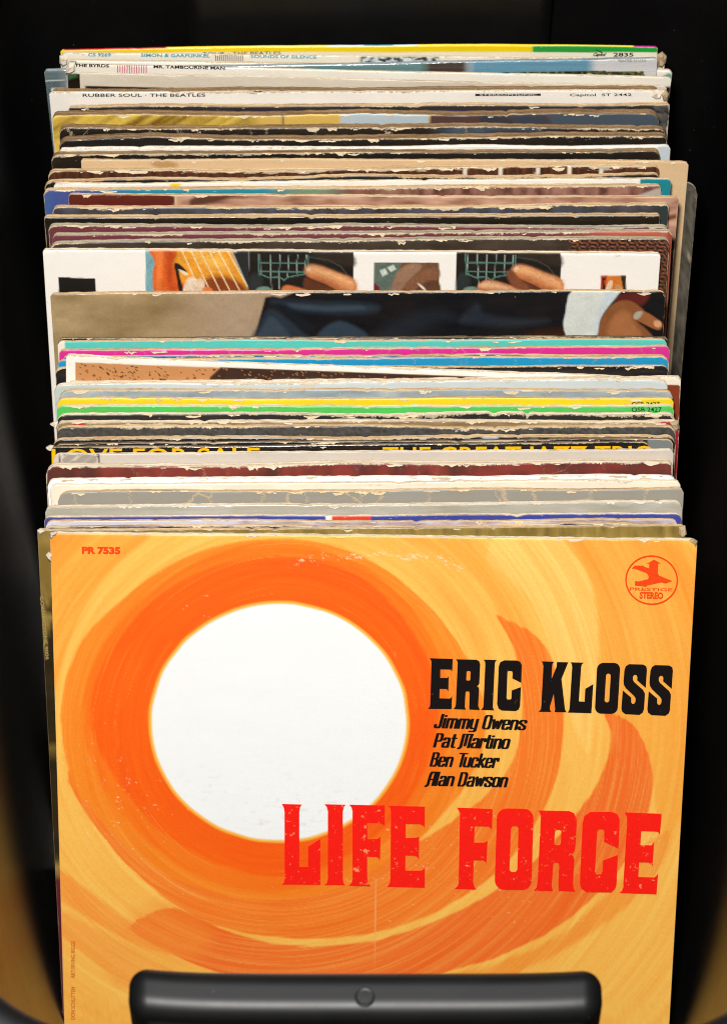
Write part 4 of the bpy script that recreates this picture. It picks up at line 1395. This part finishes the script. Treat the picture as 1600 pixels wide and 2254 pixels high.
FORCE = [
    [z4([(95, 82), (578, 102), (570, 385), (545, 355), (515, 340), (335, 336), (330, 558), (460, 558), (485, 548), (510, 530), (495, 842), (480, 815), (455, 800), (322, 798), (315, 1090), (330, 1150), (362, 1195), (65, 1185), (105, 1150), (118, 1110), (137, 180), (125, 130)], *A2)],
    [rrect(*z4([(640, 92), (1136, 100), (1104, 1202), (604, 1195)], *A2), 21), rrect(*z4([(828, 332), (930, 334), (912, 957), (807, 955)], *A2), 7)],
    [[(1184.7, 1784.5), (1253, 1786), (1263, 1790.5), (1269, 1803), (1269, 1820), (1266, 1866), (1263.5, 1876), (1257, 1881.5), (1262, 1886), (1264, 1893), (1261, 1945), (1262, 1955), (1266, 1963.5), (1230, 1962), (1228.6, 1950), (1230.5, 1905), (1228, 1900), (1220, 1899.5), (1217.5, 1904),
      (1214, 1950), (1216.7, 1962.4), (1175, 1961.6), (1181, 1953.5), (1183.4, 1935.6), (1190.2, 1797.5), (1187.4, 1789.4)], rrect((1221.5, 1827.2), (1235.3, 1828), (1233.8, 1861.2), (1219.5, 1861), 5)],
    [[(1361, 1868.7), (1329, 1853.5), (1330, 1832), (1327, 1826.5), (1317, 1826.5), (1314, 1832), (1309.3, 1918.5), (1312, 1925.6), (1322, 1925.6), (1325.7, 1919), (1327, 1895), (1359.5, 1882.7), (1357, 1947), (1354, 1957), (1345, 1965.7), (1291, 1965), (1279, 1957), (1276, 1945.5),
      (1282, 1814), (1286, 1797), (1299.6, 1787.7), (1347, 1787.7), (1359.5, 1793.6), (1363.7, 1805.4)]],
    [z4([(1035, 112), (1518, 130), (1495, 405), (1475, 375), (1440, 362), (1252, 358), (1240, 540), (1385, 542), (1420, 498), (1398, 815), (1380, 785), (1345, 768), (1225, 765), (1212, 955), (1420, 962), (1445, 945), (1472, 905), (1450, 1185), (965, 1165), (1000, 1135), (1015, 1090), (1068, 220), (1058, 160)], *A3)],
]
B1 = (930, 1440, 6.667)
B2 = (1170, 1440, 4.848)
ERIC = [
    [z4([(105, 62), (442, 72), (435, 250), (410, 228), (260, 225), (258, 350), (360, 352), (383, 325), (377, 548), (360, 522), (335, 512), (250, 512), (247, 650), (395, 655), (415, 645), (433, 615), (425, 808), (80, 805), (105, 775), (112, 735), (130, 120), (122, 90)], *B1)],
    [z4([(490, 77), (790, 83), (830, 105), (845, 150), (832, 430), (822, 450), (795, 473), (820, 490), (828, 510), (815, 760), (840, 822), (685, 815), (683, 790), (690, 575), (680, 550), (640, 548), (630, 570), (618, 770), (635, 817), (452, 808), (480, 775), (488, 740), (515, 130), (508, 105)], *B1),
     z4([(645, 265), (655, 247), (695, 250), (705, 270), (698, 375), (690, 390), (645, 388), (640, 375)], *B1)],
    [z4([(893, 82), (1090, 88), (1070, 105), (1060, 140), (1030, 780), (1050, 828), (855, 820), (885, 790), (893, 760), (920, 140), (912, 105)], *B1)],
    [z4([(1447, 423), (1317, 358), (1322, 280), (1310, 250), (1255, 248), (1245, 270), (1232, 640), (1240, 665), (1290, 668), (1303, 650), (1308, 535), (1443, 485), (1430, 760), (1410, 815), (1365, 838), (1160, 830), (1115, 800), (1093, 735), (1117, 180), (1140, 120), (1200, 92), (1380, 95), (1430, 110), (1455, 160)], *B1)],
]
SP = [(1217, 362), (1125, 280), (1128, 245), (1118, 225), (1095, 222), (1080, 240), (1080, 275), (1095, 300), (1190, 385), (1208, 420), (1208, 450), (1198, 590), (1185, 625), (1150, 650), (1000, 642), (965, 615), (957, 580), (972, 388), (1062, 465), (1062, 515), (1075, 533),
      (1095, 530), (1108, 505), (1108, 470), (1090, 445), (1005, 365), (985, 330), (980, 290), (990, 170), (1005, 130), (1040, 108), (1190, 112), (1222, 130), (1230, 165)]
KLOSS = [
    [z4([(108, 78), (238, 82), (222, 105), (218, 140), (212, 265), (265, 140), (268, 110), (272, 85), (390, 88), (318, 265), (355, 590), (372, 622), (245, 620), (250, 590), (235, 425), (195, 560), (195, 595), (210, 618), (75, 618), (98, 590), (102, 560), (125, 130), (118, 100)], *B2)],
    [z4([(415, 88), (555, 92), (535, 110), (528, 140), (503, 505), (565, 510), (572, 372), (657, 322), (637, 632), (385, 625), (400, 600), (405, 570), (432, 140), (428, 110)], *B2)],
    [rrect(*z4([(700, 93), (947, 95), (915, 640), (673, 635)], *B2), 14), rrect(*z4([(795, 207), (845, 210), (826, 518), (776, 514)], *B2), 5)],
    [z4(SP, *B2)],
    [z4([(x + 277, y + 10) for x, y in SP], *B2)],
]
for gl in LIFE + FORCE:
    shapes(fr, 'red_letter', [gl], RED)
for gl in ERIC + KLOSS:
    shapes(fr, 'black_letter', [gl], BLK)

# small slanted names, written with a broad pen
PEN = {
    'J': ([[(.45, 1.45), (.45, .2), (.35, 0), (.1, 0), (0, .15), (0, .32)]], .78),
    'i': ([[(0, 0), (0, 1)], [(0, 1.28), (0, 1.33)]], .32),
    'm': ([[(0, 0), (0, 1)], [(0, .85), (.12, 1), (.32, 1), (.42, .85), (.42, 0)], [(.42, .85), (.54, 1), (.74, 1), (.84, .85), (.84, 0)]], 1.14),
    'y': ([[(0, 1), (0, .15), (.12, 0), (.5, 0)], [(.5, 1), (.5, -.2), (.4, -.33), (.05, -.33)]], .80),
    'O': ([[(0, .2), (.1, 0), (.45, 0), (.55, .2), (.55, 1.25), (.45, 1.45), (.1, 1.45), (0, 1.25), (0, .2)]], .85),
    'w': ([[(0, 1), (.15, 0.05), (.36, .85), (.55, 0.05), (.74, 1)]], 1.0),
    'e': ([[(.0, .5), (.5, .55), (.5, .85), (.4, 1), (.1, 1), (0, .85), (0, .15), (.1, 0), (.4, 0), (.5, .22)]], .78),
    'n': ([[(0, 0), (0, 1)], [(0, .8), (.15, 1), (.38, 1), (.5, .85), (.5, 0)]], .80),
    's': ([[(.5, .75), (.5, .88), (.4, 1), (.1, 1), (0, .88), (0, .68), (.5, .34), (.5, .12), (.4, 0), (.1, 0), (0, .12), (0, .28)]], .78),
    'P': ([[(0, 0), (0, 1.45), (.38, 1.45), (.5, 1.3), (.5, .8), (.38, .65), (0, .65)]], .76),
    'a': ([[(.05, .8), (.1, 1), (.4, 1), (.5, .85), (.5, 0)], [(.5, .56), (.1, .5), (0, .38), (0, .12), (.1, 0), (.35, 0), (.5, .15)]], .80),
    't': ([[(.12, 1.38), (.12, .12), (.2, 0), (.32, 0)], [(0, 1), (.32, 1)]], .50),
    'M': ([[(-.12, -.12), (.05, .05), (.05, 1.45)], [(.05, 1.45), (.42, 1.45), (.42, .2)], [(.42, 1.45), (.86, 1.45), (.8, 1.0), (.8, 0)]], 1.1),
    'r': ([[(0, 0), (0, 1)], [(0, .8), (.15, 1), (.36, 1), (.38, .72)]], .56),
    'o': ([[(0, .15), (.1, 0), (.4, 0), (.5, .15), (.5, .85), (.4, 1), (.1, 1), (0, .85), (0, .15)]], .78),
    'B': ([[(0, 0), (0, 1.45), (.38, 1.45), (.5, 1.3), (.5, .95), (.38, .8), (0, .8)], [(.38, .8), (.52, .62), (.52, .15), (.4, 0), (0, 0)]], .82),
    'T': ([[(.32, 1.45), (.32, 0)], [(0, 1.45), (.66, 1.45)]], .66),
    'u': ([[(0, 1), (0, .15), (.1, 0), (.35, 0), (.5, .15)], [(.5, 1), (.5, 0)]], .80),
    'c': ([[(.5, .7), (.5, .85), (.4, 1), (.1, 1), (0, .85), (0, .15), (.1, 0), (.4, 0), (.5, .15), (.5, .3)]], .78),
    'k': ([[(0, 0), (0, 1.45)], [(0, .4), (.45, 1)], [(.14, .6), (.5, 0)]], .74),
    'A': ([[(-.12, -.12), (.05, .05), (.08, 1.2), (.2, 1.45), (.56, 1.45), (.56, 0)], [(.05, .65), (.56, .65)]], .86),
    'l': ([[(0, 0), (0, 1.45)]], .32),
    'D': ([[(0, 0), (0, 1.45), (.38, 1.45), (.54, 1.25), (.54, .2), (.38, 0), (0, 0)]], .86),
    ' ': ([], .42),
}


def pen_text(s, body, x0, y0, x1, y1, xh, shear=0.26):
    adv = sum(PEN[c][1] for c in body) - 0.28
    kx = math.hypot(x1 - x0, y1 - y0) / adv
    ux = np.array([(x1 - x0), (y1 - y0)]) / math.hypot(x1 - x0, y1 - y0)
    hx, hy = 0.150 * kx, 0.072 * xh
    cur = 0.0
    polys = []
    for c in body:
        st, ad = PEN[c]
        for pl in st:
            P = []
            for gx, gy in pl:
                p = np.array([x0, y0]) + ux * ((cur + gx) * kx + shear * gy * xh) + np.array([0, -gy * xh])
                P.append(p)
            for a, b in zip(P[:-1], P[1:]):
                # hull of a little box-shaped pen dragged from a to b
                pts = []
                for q in (a, b):
                    for sx, sy in ((-1, -0.6), (-0.6, -1), (0.6, -1), (1, -0.6), (1, 0.6), (0.6, 1), (-0.6, 1), (-1, 0.6)):
                        pts.append((q[0] + sx * hx - shear * sy * hy, q[1] + sy * hy))
                pts = sorted(set((round(x, 4), round(y, 4)) for x, y in pts))

                def half(ps):
                    o = []
                    for p in ps:
                        while len(o) > 1 and (o[-1][0] - o[-2][0]) * (p[1] - o[-2][1]) - (o[-1][1] - o[-2][1]) * (p[0] - o[-2][0]) <= 0:
                            o.pop()
                        o.append(p)
                    return o[:-1]
                polys.append([half(pts) + half(pts[::-1])])
        cur += ad
    return shapes(s, 'name_lettering', polys, BLK)


pen_text(fr, 'Jimmy Owens', 957, 1602, 1153, 1606.5, 20.0)
pen_text(fr, 'Pat Martino', 956, 1644.5, 1116, 1648, 20.0)
pen_text(fr, 'Ben Tucker', 948, 1686.5, 1090, 1690, 20.0)
pen_text(fr, 'Alan Dawson', 940, 1729, 1112, 1732.5, 20.0)

# catalogue number, credits and the round label emblem
text(fr, 'catalogue_number', 'PR 7535', [(180, 1204), (265, 1205), (265, 1219), (180, 1218)], LOGO, 0.055)
text(fr, 'credit_lettering', 'ART/IRVING RIGGS', [(156, 2154), (156, 2073), (165, 2073), (165, 2154)], ink((196, 74, 30), 0.5), 0.0)
text(fr, 'credit_lettering', 'DON SCHLITTEN', [(156, 2246), (156, 2174), (165, 2174), (165, 2246)], ink((196, 74, 30), 0.5), 0.0)
cxx, cyy = 1340 + 752 / 8, 1200 + 617 / 8
ringo = [(cxx + 465 / 8 * math.cos(t), cyy + 438 / 8 * math.sin(t) + 0.011 * 465 / 8 * math.cos(t)) for t in np.linspace(0, 2 * math.pi, 72, endpoint=False)]
ringi = [(cxx + 439 / 8 * math.cos(t), cyy + 411 / 8 * math.sin(t) + 0.011 * 465 / 8 * math.cos(t)) for t in np.linspace(0, 2 * math.pi, 72, endpoint=False)]
shapes(fr, 'emblem_ring', [[ringo, ringi]], LOGO)
shapes(fr, 'emblem_arrow', [[z4([(797, 255), (915, 325), (868, 322), (862, 490), (885, 535), (1115, 632), (995, 675), (925, 655), (665, 712), (668, 732), (458, 710), (462, 632), (520, 640), (690, 600), (700, 570), (690, 525), (660, 490), (440, 410), (400, 415), (455, 360), (615, 362), (618, 378), (705, 408), (712, 325), (665, 328)], 1340, 1200, 8)]], LOGO)
text(fr, 'emblem_lettering', 'PRESTIGE', z4([(368, 745), (1122, 762), (1120, 812), (364, 798)], 1340, 1200, 8), LOGO, 0.012)
text(fr, 'emblem_lettering', 'STEREO', z4([(545, 826), (958, 838), (955, 944), (536, 936)], 1340, 1200, 8), LOGO, 0.045)

# ---------------------------------------------------------------- lettering on the other sleeves
INK = ink((34, 30, 28), 0.5)
CYAN = ink((64, 166, 192), 0.5)
y1s = find('rearmost against')
text(y1s, 'title_lettering', 'TOUR - THE BEATLES', [(446, 113.5), (618, 112), (618, 118.5), (446, 119.5)], ink((96, 90, 74), 0.5))
text(y1s, 'number_lettering', '2835', [(1350, 115), (1394, 115), (1394, 123), (1350, 123)], INK, 0.02)
text(y1s, 'maker_lettering', 'Capitol', [(1306, 115), (1333, 115), (1333, 122), (1306, 122)], INK, 0.03, 0.5)
shapes(y1s, 'maker_mark', [[[(1312, 108), (1327, 114), (1325, 115.5), (1311, 109)]]], INK)
c2 = find('cyan lettering')
text(c2, 'title_lettering', 'CS 9269', [(194, 115.5), (244, 116), (244, 123), (194, 122.5)], CYAN, 0.02)
text(c2, 'title_lettering', 'SIMON & GARFUNKEL', [(310, 116.5), (462, 118), (462, 125), (310, 123.5)], CYAN, 0.02)
text(c2, 'title_lettering', 'SOUNDS OF SILENCE', [(552, 119.5), (697, 121), (697, 127.5), (552, 126)], CYAN, 0.02)
shapes(c2, 'bar_stripes', [[[(x, 120), (x + 1.6, 120), (x + 1.6, 138), (x, 138)]] for x in np.linspace(474, 533, 14)], ink((104, 88, 78), 0.5))
b4 = find('pink bar stripes')
text(b4, 'title_lettering', 'THE BYRDS', [(164, 139), (240, 140.5), (240, 147), (164, 145.5)], INK, 0.03)
text(b4, 'title_lettering', 'MR. TAMBOURINE MAN', [(338, 142), (495, 145.5), (495, 152), (338, 148.5)], INK, 0.03)
shapes(b4, 'bar_stripes', [[[(x, 142.5), (x + 1.8, 142.5), (x + 1.8, 160.5), (x, 160.5)]] for x in np.linspace(258, 321, 13)], ink((206, 70, 116), 0.5))
w3 = find('shrink wrapped blue and grey')
text(w3, 'print_lettering', 'PRINTED IN U.S.A', [(1361, 130), (1422, 129), (1422, 134.5), (1361, 135.5)], ink((120, 110, 104), 0.5))
r7 = find('black title lettering and a crumpled')
text(r7, 'title_lettering', 'RUBBER SOUL \u00b7 THE BEATLES', [(182, 205), (452, 204.5), (452, 211.5), (182, 212)], INK, 0.01)
text(r7, 'title_lettering', 'Capitol  ST 2442', [(1254, 205), (1390, 204.5), (1390, 210), (1254, 210.5)], INK, 0.01)
shapes(r7, 'stereo_band', [[[(1046, 205.5), (1190, 205), (1190, 209.5), (1046, 210)]]], INK)
text(r7, 'stereo_lettering', 'STEREOPHONIC', [(1056, 206), (1182, 205.6), (1182, 209), (1056, 209.4)], ink((246, 240, 228), 0.5), lift=0.0009)
text(find('small black number'), 'number_lettering', 'OSB 2427', [(1390, 896.5), (1456, 896), (1456, 906), (1390, 906.5)], INK, 0.005)
text(find('bright yellow sleeve'), 'number_lettering', 'OSB 2427', [(1390, 884.5), (1452, 884), (1452, 894), (1390, 894.5)], INK, 0.005)
lv = find('large yellow lettering')
YEL = ink((246, 188, 12), 0.35)
text(lv, 'title_lettering', 'LOVE FOR SALE', [(114, 988), (572, 985.5), (572, 1018), (114, 1021)], YEL, 0.012)
text(lv, 'title_lettering', 'THE GREAT JAZZ TRIO', [(842, 984), (1440, 981), (1440, 1014), (842, 1017)], YEL, 0.012)
gd = find('metallic gold')
text(gd, 'edge_lettering', 'CORNERSTONE 9006', [(95, 1312), (108, 1452), (101, 1453), (88, 1313)], ink((168, 144, 88), 0.4), 0.02)

# ---------------------------------------------------------------- torn scraps at broken corners
SCRAP = card_material((206, 184, 156), (250, 240, 224))
SCRAP_B = card_material((150, 122, 90), (214, 188, 150))
torn(c2, [(131, 124), (140, 120), (149, 126), (148, 140), (138, 147), (131, 138)], SCRAP, seed=1)
torn(c2, [(1446, 122), (1458, 115), (1467, 124), (1465, 136), (1458, 148), (1448, 146)], SCRAP_B, seed=2)
torn(b4, [(145, 150), (152, 138), (165, 138), (166, 154), (155, 162), (144, 160)], SCRAP, seed=3)
torn(r7, [(1432, 210), (1440, 199), (1450, 197), (1458, 203), (1454, 214), (1444, 218)], SCRAP, 0.0003, seed=4)
torn(r7, [(1456, 204), (1466, 198), (1472, 206), (1469, 222), (1460, 222)], SCRAP_B, 0.0003, seed=5)
torn(find('brown taped'), [(1474, 930), (1492, 926), (1496, 944), (1484, 952)], SCRAP_B, seed=6)
torn(find('frayed tan edged black sleeve, second'), [(101, 986), (110, 981), (122, 983), (120, 990), (108, 990)], SCRAP, seed=7)
torn(find('torn cream edged black'), [(110, 934), (118, 930), (128, 928), (127, 944), (120, 940)], SCRAP, seed=8)
torn(fr, [(101, 1222), (107, 1216), (114, 1222), (113, 1236), (107, 1230)], SCRAP, seed=9)
torn(gd, [(1494, 1160), (1508, 1158), (1512, 1176), (1502, 1186), (1494, 1176)], SCRAP_B, seed=10)
torn(gd, [(82, 1168), (92, 1164), (98, 1170), (88, 1178)], SCRAP, seed=11)
torn(fr, [(1516, 1189), (1527, 1187), (1535, 1192), (1532, 1206), (1526, 1196)], SCRAP_B, 0.0004, seed=12)
torn(fr, [(110, 1186), (111, 1174), (126, 1171), (120, 1178)], SCRAP, 0.0004, seed=13)
